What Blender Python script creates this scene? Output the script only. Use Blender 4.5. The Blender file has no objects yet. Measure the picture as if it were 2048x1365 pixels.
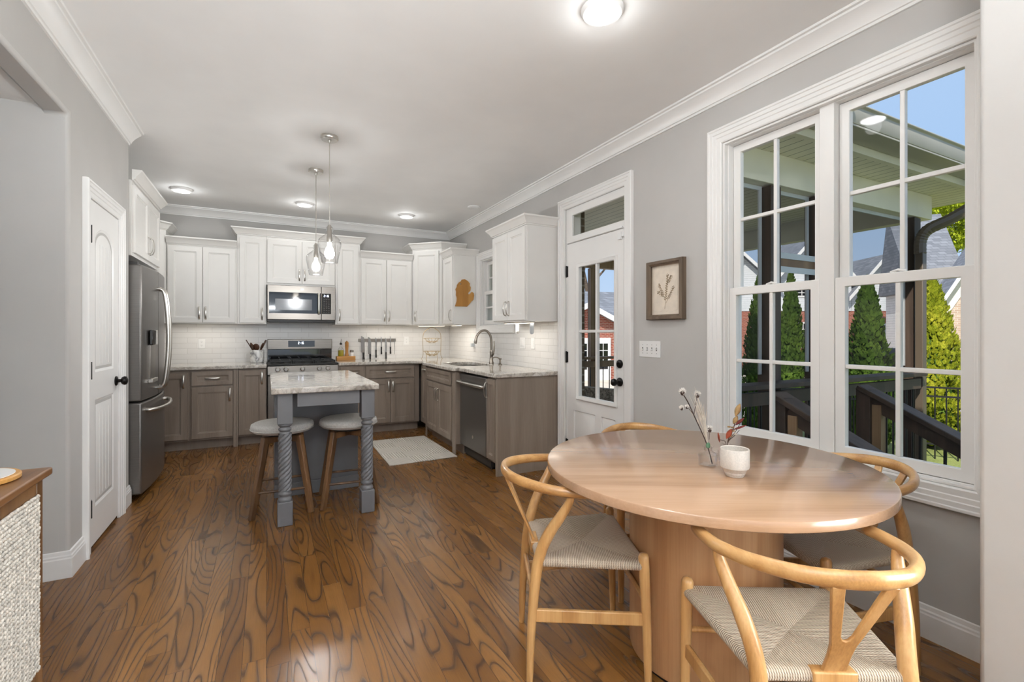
import bpy, bmesh, math, random
from mathutils import Matrix, Vector
S = bpy.context.scene
COL = S.collection
R = math.radians
random.seed(7)

# ---------------------------------------------------------------- camera
cd = bpy.data.cameras.new('camera'); cam = bpy.data.objects.new('camera', cd); COL.objects.link(cam)
cam.location = (0, 0, 1.26); cam.rotation_euler = (R(90), 0, -R(27.33))
cd.sensor_width = 36; cd.sensor_fit = 'HORIZONTAL'; cd.lens = 36*950/2048
cd.shift_y = -15.5/2048; cd.clip_start = 0.02; cd.clip_end = 500
S.camera = cam

# ---------------------------------------------------------------- sky, sun, large lights, exposure
w = bpy.data.worlds.new('sky'); S.world = w; w.use_nodes = True
nt = w.node_tree; nt.nodes.clear()
o_ = nt.nodes.new('ShaderNodeOutputWorld'); bg = nt.nodes.new('ShaderNodeBackground')
tc = nt.nodes.new('ShaderNodeTexCoord'); sp = nt.nodes.new('ShaderNodeSeparateXYZ'); rp = nt.nodes.new('ShaderNodeValToRGB')
nt.links.new(tc.outputs['Generated'], sp.inputs[0]); nt.links.new(sp.outputs['Z'], rp.inputs[0])
rp.color_ramp.elements[0].position = 0.0; rp.color_ramp.elements[0].color = (0.60, 0.76, 0.98, 1)
rp.color_ramp.elements[1].position = 0.6; rp.color_ramp.elements[1].color = (0.50, 0.68, 0.96, 1)
e = rp.color_ramp.elements.new(0.25); e.color = (0.42, 0.63, 0.94, 1)
nt.links.new(rp.outputs[0], bg.inputs[0]); bg.inputs[1].default_value = 1.0
nt.links.new(bg.outputs[0], o_.inputs[0])

def lamp(name, kind, loc, power, col=(1, 1, 1), direction=None, **kw):
    l = bpy.data.lights.new(name, kind); o = bpy.data.objects.new(name, l); COL.objects.link(o)
    o.location = loc; l.energy = power; l.color = col
    if direction is not None: o.rotation_euler = Vector(direction).to_track_quat('-Z', 'Y').to_euler()
    for k, v in kw.items(): setattr(l, k, v)
    return o
lamp('sunlight', 'SUN', (0, 0, 20), 6.0, (1, 0.95, 0.87), (0.72, 0.42, -0.80), angle=R(0.6))
# unseen fill light added behind the camera to brighten surfaces facing it
lamp('rear_fill_light', 'AREA', (-0.3, -3.0, 1.45), 18, (0.93, 0.97, 1.0), (0.05, 1, 0.35), shape='RECTANGLE', size=3.4, size_y=2.1)
# unseen side fill light added to brighten the left wall and ceiling
lamp('side_fill_light', 'AREA', (2.36, -0.85, 1.5), 150, (0.90, 0.96, 1.0), (-1, 0.35, 0.38), shape='RECTANGLE', size=1.5, size_y=1.9)
# upward fill lights added out of view to brighten the ceiling
for x_, y_, p_ in ((-0.7, -0.5, 170), (0.1, -1.7, 55)):
    lamp('upward_fill_light', 'AREA', (x_, y_, 1.95), p_, (0.91, 0.96, 1.0), (0.0, 0.15, 1), shape='DISK', size=0.5)
# sky portals in the window openings (they only guide the sky's own light)
for nm, lc, sx_, sy_ in (('dining_window_portal', (2.60, 1.37, 1.52), 1.16, 1.75), ('door_glass_portal', (2.60, 3.18, 1.28), 0.5, 1.2), ('sink_window_portal', (2.60, 5.13, 1.77), 0.85, 0.85)):
    lamp(nm, 'AREA', lc, 1, (1, 1, 1), (-1, 0, 0), shape='RECTANGLE', size=sx_, size_y=sy_).data.cycles.is_portal = True
S.view_settings.view_transform = 'Standard'; S.view_settings.look = 'None'
S.view_settings.exposure = 0.0; S.view_settings.gamma = 1.0; S.view_settings.use_curve_mapping = False

# ---------------------------------------------------------------- materials
def lin(c):
    return tuple((x/255/12.92 if x/255 <= 0.04045 else ((x/255+0.055)/1.055)**2.4) for x in c) + (1,)

class G:
    """small wrapper round one material's node tree"""
    def __init__(s, name):
        s.m = bpy.data.materials.new(name); s.m.use_nodes = True; s.t = s.m.node_tree
        s.b = s.t.nodes['Principled BSDF']; s.out = s.t.nodes['Material Output']
    def n(s, typ, **kw):
        nd = s.t.nodes.new('ShaderNode' + typ)
        for k, v in kw.items():
            if hasattr(nd, k): setattr(nd, k, v)
            else: s.set(nd.inputs[k.replace('_', ' ')], v)
        return nd
    def set(s, inp, v):
        if isinstance(v, bpy.types.NodeSocket): s.t.links.new(v, inp)
        elif isinstance(v, bpy.types.Node): s.t.links.new(v.outputs[0], inp)
        else: inp.default_value = v
    def math(s, op, a, b=0.0, c=None):
        nd = s.t.nodes.new('ShaderNodeMath'); nd.operation = op
        s.set(nd.inputs[0], a); s.set(nd.inputs[1], b)
        if c is not None: s.set(nd.inputs[2], c)
        return nd.outputs[0]
    def co(s, kind='Object', scale=(1, 1, 1), rot=(0, 0, 0), loc=(0, 0, 0)):
        tcn = s.t.nodes.new('ShaderNodeTexCoord'); mp = s.t.nodes.new('ShaderNodeMapping')
        s.t.links.new(tcn.outputs[kind], mp.inputs[0]); mp.inputs['Scale'].default_value = scale
        mp.inputs['Rotation'].default_value = rot; mp.inputs['Location'].default_value = loc
        return mp.outputs[0]
    def noise(s, vec, scale=5.0, detail=2.0, rough=0.5, dist=0.0):
        nd = s.t.nodes.new('ShaderNodeTexNoise'); s.t.links.new(vec, nd.inputs['Vector'])
        s.set(nd.inputs['Scale'], scale); nd.inputs['Detail'].default_value = detail
        nd.inputs['Roughness'].default_value = rough; nd.inputs['Distortion'].default_value = dist
        return nd.outputs[0]
    def ramp(s, f, stops):
        nd = s.t.nodes.new('ShaderNodeValToRGB'); s.set(nd.inputs[0], f); el = nd.color_ramp.elements
        while len(el) < len(stops): el.new(0.5)
        for k, (p, c) in enumerate(stops):
            el[k].position = p; el[k].color = lin(c) if len(c) == 3 else c
        return nd.outputs[0]
    def mix(s, f, a, b, mode='MIX'):
        nd = s.t.nodes.new('ShaderNodeMix'); nd.data_type = 'RGBA'; nd.blend_type = mode
        s.set(nd.inputs[0], f)
        for i, v in ((6, a), (7, b)):
            if isinstance(v, tuple) and len(v) == 3: v = lin(v)
            s.set(nd.inputs[i], v)
        return nd.outputs[2]
    def bump(s, h, strength=0.3, dist=0.01):
        nd = s.t.nodes.new('ShaderNodeBump'); s.set(nd.inputs['Height'], h)
        nd.inputs['Strength'].default_value = strength; nd.inputs['Distance'].default_value = dist
        s.t.links.new(nd.outputs[0], s.b.inputs['Normal'])
    def p(s, **kw):
        names = dict(col='Base Color', rough='Roughness', metal='Metallic', coat='Coat Weight', spec='Specular IOR Level',
                     emit='Emission Color', es='Emission Strength', trans='Transmission Weight', ior='IOR', cr='Coat Roughness', sheen='Sheen Weight')
        for k, v in kw.items():
            if k in ('col', 'emit') and isinstance(v, tuple) and len(v) == 3: v = lin(v)
            s.set(s.b.inputs[names[k]], v)
        return s.m

def paint(name, c, rough=0.5, var=0.03, scale=3.0, metal=0.0, bump=0.0, **kw):
    g = G(name); v = g.co()
    f = g.noise(v, scale, 3)
    d = tuple(max(0, x*(1-var*2)) for x in c); h = tuple(min(255, x*(1+var)) for x in c)
    col = g.ramp(f, [(0.3, d), (0.7, h)])
    if bump: g.bump(g.noise(v, 180, 2), bump, 0.002)
    return g.p(col=col, rough=rough, metal=metal, **kw)

def woodmat(name, lo, mid, hi, axis='z', scale=1.0, rough=0.45, rings=9.0, coat=0.0, bump=0.08):
    g = G(name)
    st = {'x': (0.09, 1, 1), 'y': (1, 0.09, 1), 'z': (1, 1, 0.09)}[axis]
    st2 = {'x': (0.03, 1, 1), 'y': (1, 0.03, 1), 'z': (1, 1, 0.03)}[axis]
    oi = g.n('ObjectInfo').outputs['Random']
    a = g.co(scale=tuple(x*scale for x in st)); b = g.co(scale=tuple(x*scale for x in st2))
    n1 = g.noise(a, 5, 2, 0.5, 0.4)
    ring = g.math('SINE', g.math('MULTIPLY_ADD', n1, rings*6.28, g.math('MULTIPLY', oi, 40)))
    ring = g.math('MULTIPLY_ADD', ring, 0.22, 0.5)
    fine = g.noise(b, 160, 3, 0.6)
    f = g.math('ADD', g.math('MULTIPLY', ring, 0.6), g.math('MULTIPLY', fine, 0.4))
    col = g.ramp(f, [(0.25, lo), (0.5, mid), (0.75, hi)])
    g.bump(fine, bump, 0.002)
    return g.p(col=col, rough=rough, coat=coat, cr=0.15)

def glassmat(name, tint=(255, 255, 255), refl=0.25, base=0.03):
    g = G(name); t = g.t
    lw = g.n('LayerWeight'); lw.inputs['Blend'].default_value = 0.5
    tr = g.n('BsdfTransparent'); tr.inputs[0].default_value = lin(tint)
    gl = g.n('BsdfGlossy'); gl.inputs['Roughness'].default_value = 0.0
    mx = g.n('MixShader')
    v = g.noise(g.co(), 2.0, 1)
    f = g.math('MULTIPLY', g.math('POWER', lw.outputs['Facing'], 3.5), g.math('MULTIPLY_ADD', v, 0.06, refl))
    g.set(mx.inputs[0], g.math('ADD', f, base))
    t.links.new(tr.outputs[0], mx.inputs[1]); t.links.new(gl.outputs[0], mx.inputs[2])
    t.links.new(mx.outputs[0], g.out.inputs[0])
    return g.m

def emat(name, c, strength):
    g = G(name); return g.p(col=c, emit=c, es=strength, rough=0.4)

def floor_mat():
    g = G('oak_plank_floor'); W, L = 0.083, 1.15
    sx = g.n('SeparateXYZ'); g.set(sx.inputs[0], g.co())
    X, Y = sx.outputs[0], sx.outputs[1]
    u = g.math('DIVIDE', X, W); ix = g.math('FLOOR', u)
    wn = g.n('TexWhiteNoise', noise_dimensions='1D'); g.set(wn.inputs['W'], ix)
    v = g.math('ADD', g.math('DIVIDE', Y, L), g.math('MULTIPLY', wn.outputs[0], 7.3)); iy = g.math('FLOOR', v)
    cb = g.n('CombineXYZ'); g.set(cb.inputs[0], ix); g.set(cb.inputs[1], iy)
    w2 = g.n('TexWhiteNoise', noise_dimensions='2D'); g.t.links.new(cb.outputs[0], w2.inputs['Vector'])
    rnd = w2.outputs[0]
    # grain space shifted for every plank
    c2 = g.n('CombineXYZ'); g.set(c2.inputs[0], X); g.set(c2.inputs[1], g.math('MULTIPLY', Y, 0.115)); g.set(c2.inputs[2], g.math('MULTIPLY', rnd, 60))
    n1 = g.noise(c2.outputs[0], 7.5, 0.6, 0.35, 0.0)
    ring = g.math('FRACT', g.math('MULTIPLY', n1, 15))
    ring = g.math('POWER', g.math('ABSOLUTE', g.math('MULTIPLY_ADD', ring, 2, -1)), 4.5)
    c3 = g.n('CombineXYZ'); g.set(c3.inputs[0], X); g.set(c3.inputs[1], g.math('MULTIPLY', Y, 0.03)); g.set(c3.inputs[2], g.math('MULTIPLY', rnd, 30))
    fine = g.noise(c3.outputs[0], 260, 2, 0.6)
    big = g.noise(c2.outputs[0], 3.0, 2)
    tone = g.math('ADD', g.math('MULTIPLY', rnd, 0.45), g.math('MULTIPLY', big, 0.55))
    base = g.ramp(tone, [(0.12, (106, 68, 30)), (0.5, (130, 88, 42)), (0.9, (154, 108, 58))])
    dark = g.mix(g.math('MULTIPLY', ring, 0.9), base, (54, 33, 16))
    dark = g.mix(g.math('MULTIPLY', g.math('SUBTRACT', fine, 0.35), 0.55), dark, (64, 42, 25))
    fx = g.math('FRACT', u); fy = g.math('FRACT', v)
    ex = g.math('GREATER_THAN', g.math('ABSOLUTE', g.math('SUBTRACT', fx, 0.5)), 0.488)
    ey = g.math('GREATER_THAN', g.math('ABSOLUTE', g.math('SUBTRACT', fy, 0.5)), 0.4992)
    gap = g.math('MAXIMUM', ex, ey)
    col = g.mix(g.math('MULTIPLY', gap, 0.7), dark, (30, 17, 11))
    h = g.math('SUBTRACT', g.math('MULTIPLY', fine, 0.25), g.math('ADD', gap, g.math('MULTIPLY', ring, 0.3)))
    g.bump(h, 0.22, 0.0016)
    rough = g.math('MULTIPLY_ADD', g.math('ADD', big, ring), 0.08, 0.20)
    return g.p(col=col, rough=rough, spec=0.38)

def tile_mat(name, axis):
    g = G(name)
    rot = {'back': (R(90), 0, 0), 'side': (R(90), 0, R(90))}[axis]
    tcn = g.n('TexCoord'); sx = g.n('SeparateXYZ'); g.t.links.new(tcn.outputs['Object'], sx.inputs[0])
    cb = g.n('CombineXYZ'); g.set(cb.inputs[0], sx.outputs[0 if axis == 'back' else 1]); g.set(cb.inputs[1], sx.outputs[2])
    br = g.n('TexBrick'); g.t.links.new(cb.outputs[0], br.inputs['Vector'])
    br.offset = 0.37; br.offset_frequency = 2
    for k, v in dict(Scale=1.0, Mortar_Size=0.0022, Mortar_Smooth=0.3, Bias=0.0, Brick_Width=0.245, Row_Height=0.0635).items():
        br.inputs[k.replace('_', ' ')].default_value = v
    br.inputs['Color1'].default_value = lin((232, 230, 227)); br.inputs['Color2'].default_value = lin((226, 224, 221)); br.inputs['Mortar'].default_value = lin((206, 203, 199))
    wob = g.noise(g.co(), 22, 2)
    g.bump(g.math('SUBTRACT', g.math('MULTIPLY', wob, 0.5), br.outputs['Fac']), 0.35, 0.004)
    return g.p(col=br.outputs[0], rough=0.16, spec=0.5)

def granite_mat():
    g = G('veined_granite'); a = g.co(scale=(1, 2.6, 1)); b = g.co()
    n1 = g.noise(a, 4.5, 6, 0.62, 1.1); n2 = g.noise(b, 42, 4, 0.65)
    vein = g.ramp(n1, [(0.28, (0.10, 0.085, 0.075, 1)), (0.40, (0.42, 0.38, 0.33, 1)), (0.48, (0.70, 0.66, 0.60, 1)), (0.56, (0.46, 0.41, 0.35, 1)), (0.64, (0.76, 0.73, 0.69, 1)), (0.74, (0.55, 0.50, 0.45, 1))])
    speck = g.ramp(n2, [(0.33, (0.30, 0.28, 0.26, 1)), (0.5, (1, 1, 1, 1))])
    col = g.mix(0.55, vein, speck, 'MULTIPLY')
    return g.p(col=col, rough=0.08, spec=0.55)

def brick_mat(name, c1, c2, mortar, bw=0.21, rh=0.075, axis='xz'):
    g = G(name); tcn = g.n('TexCoord'); sx = g.n('SeparateXYZ'); g.t.links.new(tcn.outputs['Object'], sx.inputs[0])
    cb = g.n('CombineXYZ'); g.set(cb.inputs[0], g.math('ADD', sx.outputs[0], sx.outputs[1])); g.set(cb.inputs[1], sx.outputs[2])
    br = g.n('TexBrick'); g.t.links.new(cb.outputs[0], br.inputs['Vector'])
    br.inputs['Scale'].default_value = 1; br.inputs['Brick Width'].default_value = bw; br.inputs['Row Height'].default_value = rh
    br.inputs['Mortar Size'].default_value = 0.008; br.inputs['Color1'].default_value = lin(c1); br.inputs['Color2'].default_value = lin(c2); br.inputs['Mortar'].default_value = lin(mortar)
    g.bump(g.math('MULTIPLY', br.outputs['Fac'], -1), 0.4, 0.01)
    return g.p(col=br.outputs[0], rough=0.85)

def groove_mat(name, c, dark, pitch, comp, rough=0.5, width=0.06):
    """boards with a narrow joint every pitch metres along one object axis"""
    g = G(name); sx = g.n('SeparateXYZ'); g.set(sx.inputs[0], g.co())
    f = g.math('FRACT', g.math('DIVIDE', sx.outputs[comp], pitch))
    e_ = g.math('LESS_THAN', f, width)
    v = g.noise(g.co(), 4, 2)
    col = g.mix(e_, g.ramp(v, [(0.3, tuple(x*0.95 for x in c)), (0.7, c)]), dark)
    g.bump(g.math('MULTIPLY', e_, -1), 0.5, 0.006)
    return g.p(col=col, rough=rough)

def brushed(name, c, rough=0.32, axis='x', metal=0.9):
    g = G(name); st = {'x': (0.02, 1, 1), 'y': (1, 0.02, 1), 'z': (1, 1, 0.02)}[axis]
    f = g.noise(g.co(scale=st), 300, 2)
    col = g.ramp(f, [(0.3, tuple(x*0.93 for x in c)), (0.7, c)])
    return g.p(col=col, metal=metal, rough=g.math('MULTIPLY_ADD', f, 0.12, rough-0.06))

def cord_mat():
    g = G('paper_cord'); uv = g.n('UVMap'); sx = g.n('SeparateXYZ'); g.t.links.new(uv.outputs[0], sx.inputs[0])
    vz = g.n('CombineXYZ'); g.set(vz.inputs[0], g.math('MULTIPLY', sx.outputs[0], 0.35)); g.set(vz.inputs[1], g.math('MULTIPLY', sx.outputs[1], 1))
    wob = g.noise(uv.outputs[0], 9, 2)
    ph = g.math('MULTIPLY', g.math('MULTIPLY_ADD', wob, 0.006, sx.outputs[0]), 2*math.pi/0.0062)
    st = g.math('MULTIPLY_ADD', g.math('SINE', ph), 0.5, 0.5)
    tw = g.math('MULTIPLY_ADD', g.math('SINE', g.math('MULTIPLY_ADD', sx.outputs[1], 2*math.pi/0.009, ph)), 0.5, 0.5)
    fuzz = g.noise(g.co(), 60, 3)
    h = g.math('ADD', g.math('MULTIPLY', st, 0.8), g.math('MULTIPLY', tw, 0.25))
    col = g.ramp(h, [(0.05, (112, 94, 78)), (0.4, (190, 172, 150)), (0.9, (226, 214, 196))])
    col = g.mix(g.math('MULTIPLY', fuzz, 0.3), col, (176, 150, 122))
    g.bump(h, 0.6, 0.004)
    return g.p(col=col, rough=0.75)

def rug_mat():
    g = G('ivory_woven_rug'); sx = g.n('SeparateXYZ'); g.set(sx.inputs[0], g.co())
    X, Y = sx.outputs[0], sx.outputs[1]
    cell = 0.23
    a = g.math('FLOOR', g.math('DIVIDE', X, cell)); b = g.math('FLOOR', g.math('DIVIDE', Y, cell))
    par = g.math('ABSOLUTE', g.math('MODULO', g.math('ADD', a, b), 2))
    w1 = g.math('SINE', g.math('MULTIPLY', X, 2*math.pi/0.026)); w2_ = g.math('SINE', g.math('MULTIPLY', Y, 2*math.pi/0.026))
    st = g.math('ADD', g.math('MULTIPLY', w1, par), g.math('MULTIPLY', w2_, g.math('SUBTRACT', 1, par)))
    fz = g.noise(g.co(), 120, 3)
    h = g.math('ADD', st, fz)
    col = g.ramp(g.math('MULTIPLY_ADD', h, 0.25, 0.4), [(0.15, (176, 166, 153)), (0.7, (226, 219, 208))])  # shade of the weave's hollows put into the colour to strengthen the relief
    g.bump(h, 0.7, 0.006)
    return g.p(col=col, rough=0.95)

def leafmat(name, lo, mid, hi, scale=3.0):
    g = G(name); f = g.noise(g.co(), scale, 3); f2 = g.noise(g.co(), 40, 2)
    col = g.ramp(g.math('ADD', g.math('MULTIPLY', f, 0.6), g.math('MULTIPLY', f2, 0.4)), [(0.35, lo), (0.5, mid), (0.65, hi)])
    return g.p(col=col, rough=0.7, spec=0.2)

M = {}
M['wall'] = paint('warm_grey_wall_paint', (190, 187, 183), 0.6, 0.008, bump=0.02)
M['ceil'] = paint('ceiling_paint', (243, 242, 240), 0.7, 0.006)
M['trim'] = paint('white_trim_paint', (238, 236, 233), 0.32, 0.006)
M['cabw'] = paint('white_cabinet_paint', (235, 232, 227), 0.35, 0.008)
M['cabg'] = woodmat('taupe_stained_cabinet', (124, 110, 97), (140, 126, 113), (154, 140, 126), 'z', 1.0, 0.42, 2.0, bump=0.05)
M['isl'] = paint('blue_grey_island_paint', (116, 116, 119), 0.42, 0.02, 6)
M['floor'] = floor_mat(); M['tileb'] = tile_mat('handmade_white_tile', 'back'); M['tiles'] = tile_mat('handmade_white_tile_return', 'side')
M['granite'] = granite_mat()
M['nickel'] = brushed('brushed_nickel', (214, 210, 203), 0.3, 'z', 1.0)
M['faucet'] = brushed('dark_brushed_nickel', (156, 147, 136), 0.3, 'z', 1.0)
M['slate'] = brushed('slate_steel', (128, 124, 120), 0.34, 'y', 0.75)
M['steel'] = brushed('stainless_steel', (146, 140, 133), 0.36, 'x', 0.9)
M['dkcase'] = paint('dark_appliance_case', (62, 60, 58), 0.45, 0.03)
M['blackgl'] = paint('black_appliance_glass', (16, 16, 18), 0.06, 0.02, coat=0.5)
M['micwin'] = paint('grey_door_screen', (104, 104, 105), 0.15, 0.03)
M['iron'] = paint('black_cast_iron', (26, 25, 25), 0.5, 0.05)
M['bronze'] = paint('oil_rubbed_bronze', (32, 29, 28), 0.35, 0.05, metal=0.6)
M['plate'] = paint('white_plastic_plate', (240, 239, 237), 0.3, 0.004)
M['dot'] = paint('shadow_slot_grey', (120, 118, 115), 0.5, 0.02)
M['glass'] = glassmat('clear_window_glass', (253, 253, 253), 0.18, 0.005)
M['thing_glass'] = glassmat('clear_blown_glass', (252, 252, 252), 0.8, 0.02)
M['bulb'] = emat('lit_bulb', (255, 246, 232), 8.0)
M['led'] = emat('lit_ceiling_diffuser', (255, 250, 242), 6.0)
M['strip'] = emat('lit_under_cabinet_strip', (255, 240, 214), 5.0)
M['digits'] = emat('lit_clock_digits', (225, 235, 255), 4.0)
M['oak'] = woodmat('blond_oak_chair', (158, 112, 62), (196, 149, 92), (216, 174, 118), 'z', 1.2, 0.34, 4, coat=0.25)
M['oakr'] = woodmat('blond_oak_bent_rail', (154, 108, 60), (194, 147, 90), (216, 174, 118), 'x', 1.2, 0.30, 4, coat=0.3)
M['table'] = woodmat('light_oak_table_top', (160, 124, 94), (178, 141, 110), (192, 156, 126), 'x', 0.8, 0.26, 5, coat=0.7, bump=0.02)
M['tablez'] = woodmat('light_oak_table_base', (168, 124, 84), (186, 142, 100), (200, 158, 116), 'z', 0.8, 0.4, 5, coat=0.1)
M['stool'] = woodmat('brown_stool_wood', (62, 42, 25), (102, 72, 44), (142, 104, 68), 'z', 1.4, 0.45, 3)
M['linen'] = paint('pale_grey_linen', (205, 202, 197), 0.9, 0.04, 120, bump=0.5)
M['cord'] = cord_mat(); M['rug'] = rug_mat()
M['sidew'] = woodmat('brown_sideboard_wood', (90, 60, 35), (122, 84, 51), (146, 104, 66), 'y', 1.0, 0.35, 4, coat=0.2)
M['sidez'] = woodmat('brown_sideboard_post', (96, 66, 38), (126, 90, 55), (150, 110, 70), 'z', 1.0, 0.4, 4)
M['rope'] = paint('natural_woven_rope', (226, 219, 207), 0.9, 0.10, 70, bump=0.3)
M['bamboo'] = woodmat('honey_bamboo', (160, 108, 48), (190, 136, 68), (206, 156, 88), 'z', 1.5, 0.45, 2)
M['bamboox'] = woodmat('honey_bamboo_crosswise', (168, 116, 54), (196, 142, 74), (210, 160, 92), 'x', 1.5, 0.45, 2)
M['marble'] = G('grey_veined_marble')
g_ = M['marble']; f_ = g_.noise(g_.co(), 9, 5, 0.6, 1.2); M['marble'] = g_.p(col=g_.ramp(f_, [(0.35, (120, 120, 122)), (0.48, (205, 204, 202)), (0.6, (232, 231, 228))]), rough=0.2)
M['dkwood'] = woodmat('dark_utensil_wood', (48, 28, 16), (78, 47, 27), (104, 68, 42), 'z', 2.5, 0.5, 2)
M['blade'] = paint('polished_knife_blade', (222, 224, 226), 0.15, 0.01, metal=1.0)
M['khandle'] = paint('black_knife_handle', (30, 28, 28), 0.4, 0.03)
M['oil'] = G('golden_olive_oil').p(col=(176, 158, 30), rough=0.1, coat=0.5)
M['wire'] = paint('pale_brass_wire', (160, 138, 100), 0.4, 0.02, metal=0.5)
M['picw'] = woodmat('weathered_brown_frame', (70, 57, 45), (96, 80, 64), (116, 98, 80), 'z', 2.0, 0.6, 3)
M['paper'] = paint('cream_paper', (233, 220, 203), 0.8, 0.02, 20)
M['sepia'] = paint('sepia_ink', (150, 128, 98), 0.8, 0.12, 60)
M['cup'] = paint('speckled_stoneware', (214, 206, 196), 0.55, 0.03, 220)
M['thistle'] = paint('dark_dried_stem', (58, 40, 34), 0.8, 0.1, 40)
M['fuzz'] = paint('white_dried_fuzz', (232, 226, 218), 0.95, 0.04, 60)
M['drygrass'] = paint('bleached_dried_grass', (214, 204, 190), 0.9, 0.05, 40)
M['rust'] = paint('rust_dried_flower', (142, 62, 36), 0.9, 0.15, 60)
M['maroon'] = paint('maroon_dried_flower', (98, 34, 28), 0.9, 0.15, 60)
M['tan'] = paint('tan_dried_flower', (150, 118, 76), 0.9, 0.12, 60)
M['wrap'] = paint('green_floral_tape', (82, 116, 88), 0.7, 0.05, 60)
# out of doors
M['lawn'] = leafmat('mown_lawn', (92, 100, 54), (130, 138, 78), (156, 162, 98), 1.2)
M['redbrick'] = brick_mat('red_brick', (168, 84, 62), (140, 66, 50), (190, 170, 155))
M['tanbrick'] = brick_mat('tan_brick', (196, 172, 150), (172, 146, 124), (206, 196, 184))
M['dkbrick'] = brick_mat('brown_house_brick', (112, 92, 70), (92, 74, 56), (150, 140, 124))
M['siding'] = groove_mat('white_lap_siding', (232, 234, 236), (176, 180, 186), 0.13, 2, 0.6, 0.1)
M['cream'] = paint('cream_porch_paint', (240, 234, 214), 0.5, 0.02)
M['soffit'] = groove_mat('cream_soffit_boards', (238, 232, 212), (150, 144, 124), 0.10, 0, 0.5, 0.09)
M['gutter'] = paint('grey_aluminium_gutter', (172, 166, 152), 0.4, 0.02)
M['spout'] = paint('brown_aluminium_downspout', (96, 84, 70), 0.4, 0.04)
M['alu'] = paint('pale_aluminium_channel', (200, 204, 206), 0.4, 0.02)
M['shingle'] = brick_mat('grey_roof_shingle', (132, 136, 144), (108, 112, 120), (92, 95, 102), 0.3, 0.14)
M['dkdeck'] = woodmat('dark_stained_deck_wood', (46, 36, 29), (66, 52, 42), (84, 68, 56), 'z', 1.0, 0.6, 3)
M['porchw'] = woodmat('brown_porch_timber', (104, 78, 54), (136, 106, 76), (158, 128, 96), 'z', 1.0, 0.6, 3)
M['leaf_b'] = leafmat('sunlit_arborvitae', (70, 84, 14), (138, 146, 30), (198, 192, 60), 2.5)
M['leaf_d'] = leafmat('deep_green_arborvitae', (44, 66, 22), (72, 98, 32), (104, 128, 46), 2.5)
M['leaf_y'] = leafmat('yellow_green_spring_leaves', (132, 148, 22), (170, 182, 36), (200, 206, 70), 2.0)
M['bark'] = paint('grey_brown_bark', (104, 88, 76), 0.9, 0.15, 12)
M['deckfl'] = groove_mat('pale_bounce_deck_boards', (168, 160, 148), (70, 64, 58), 0.14, 1, 0.8, 0.05)  # boards made pale to bounce light up to the porch ceiling
M['drive'] = paint('pale_concrete_drive', (206, 196, 180), 0.9, 0.04)
M['carblack'] = paint('black_car_paint', (20, 21, 24), 0.15, 0.02, coat=0.6)
M['tyre'] = paint('black_rubber', (24, 24, 25), 0.8, 0.05)
M['wicker'] = paint('grey_woven_wicker', (170, 162, 150), 0.85, 0.2, 50, bump=0.6)
M['bluecush'] = paint('blue_striped_cushion', (112, 150, 188), 0.9, 0.08, 30)
g_ = G('dark_insect_screen'); t_ = g_.n('BsdfTransparent'); d_ = g_.n('BsdfDiffuse'); d_.inputs[0].default_value = lin((60, 58, 55)); x_ = g_.n('MixShader')
x_.inputs[0].default_value = 0.22; g_.t.links.new(t_.outputs[0], x_.inputs[1]); g_.t.links.new(d_.outputs[0], x_.inputs[2]); g_.t.links.new(x_.outputs[0], g_.out.inputs[0]); M['screen'] = g_.m

# ---------------------------------------------------------------- mesh helpers
def catmull(pts, n):
    P = [Vector(p) for p in pts]; out = []
    for i in range(len(P)-1):
        a = P[max(i-1, 0)]; b = P[i]; c = P[i+1]; d = P[min(i+2, len(P)-1)]
        for k in range(n):
            t = k/n
            out.append(0.5*((2*b)+(c-a)*t+(2*a-5*b+4*c-d)*t*t+(3*b-a-3*c+d)*t**3))
    out.append(P[-1]); return out

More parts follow.
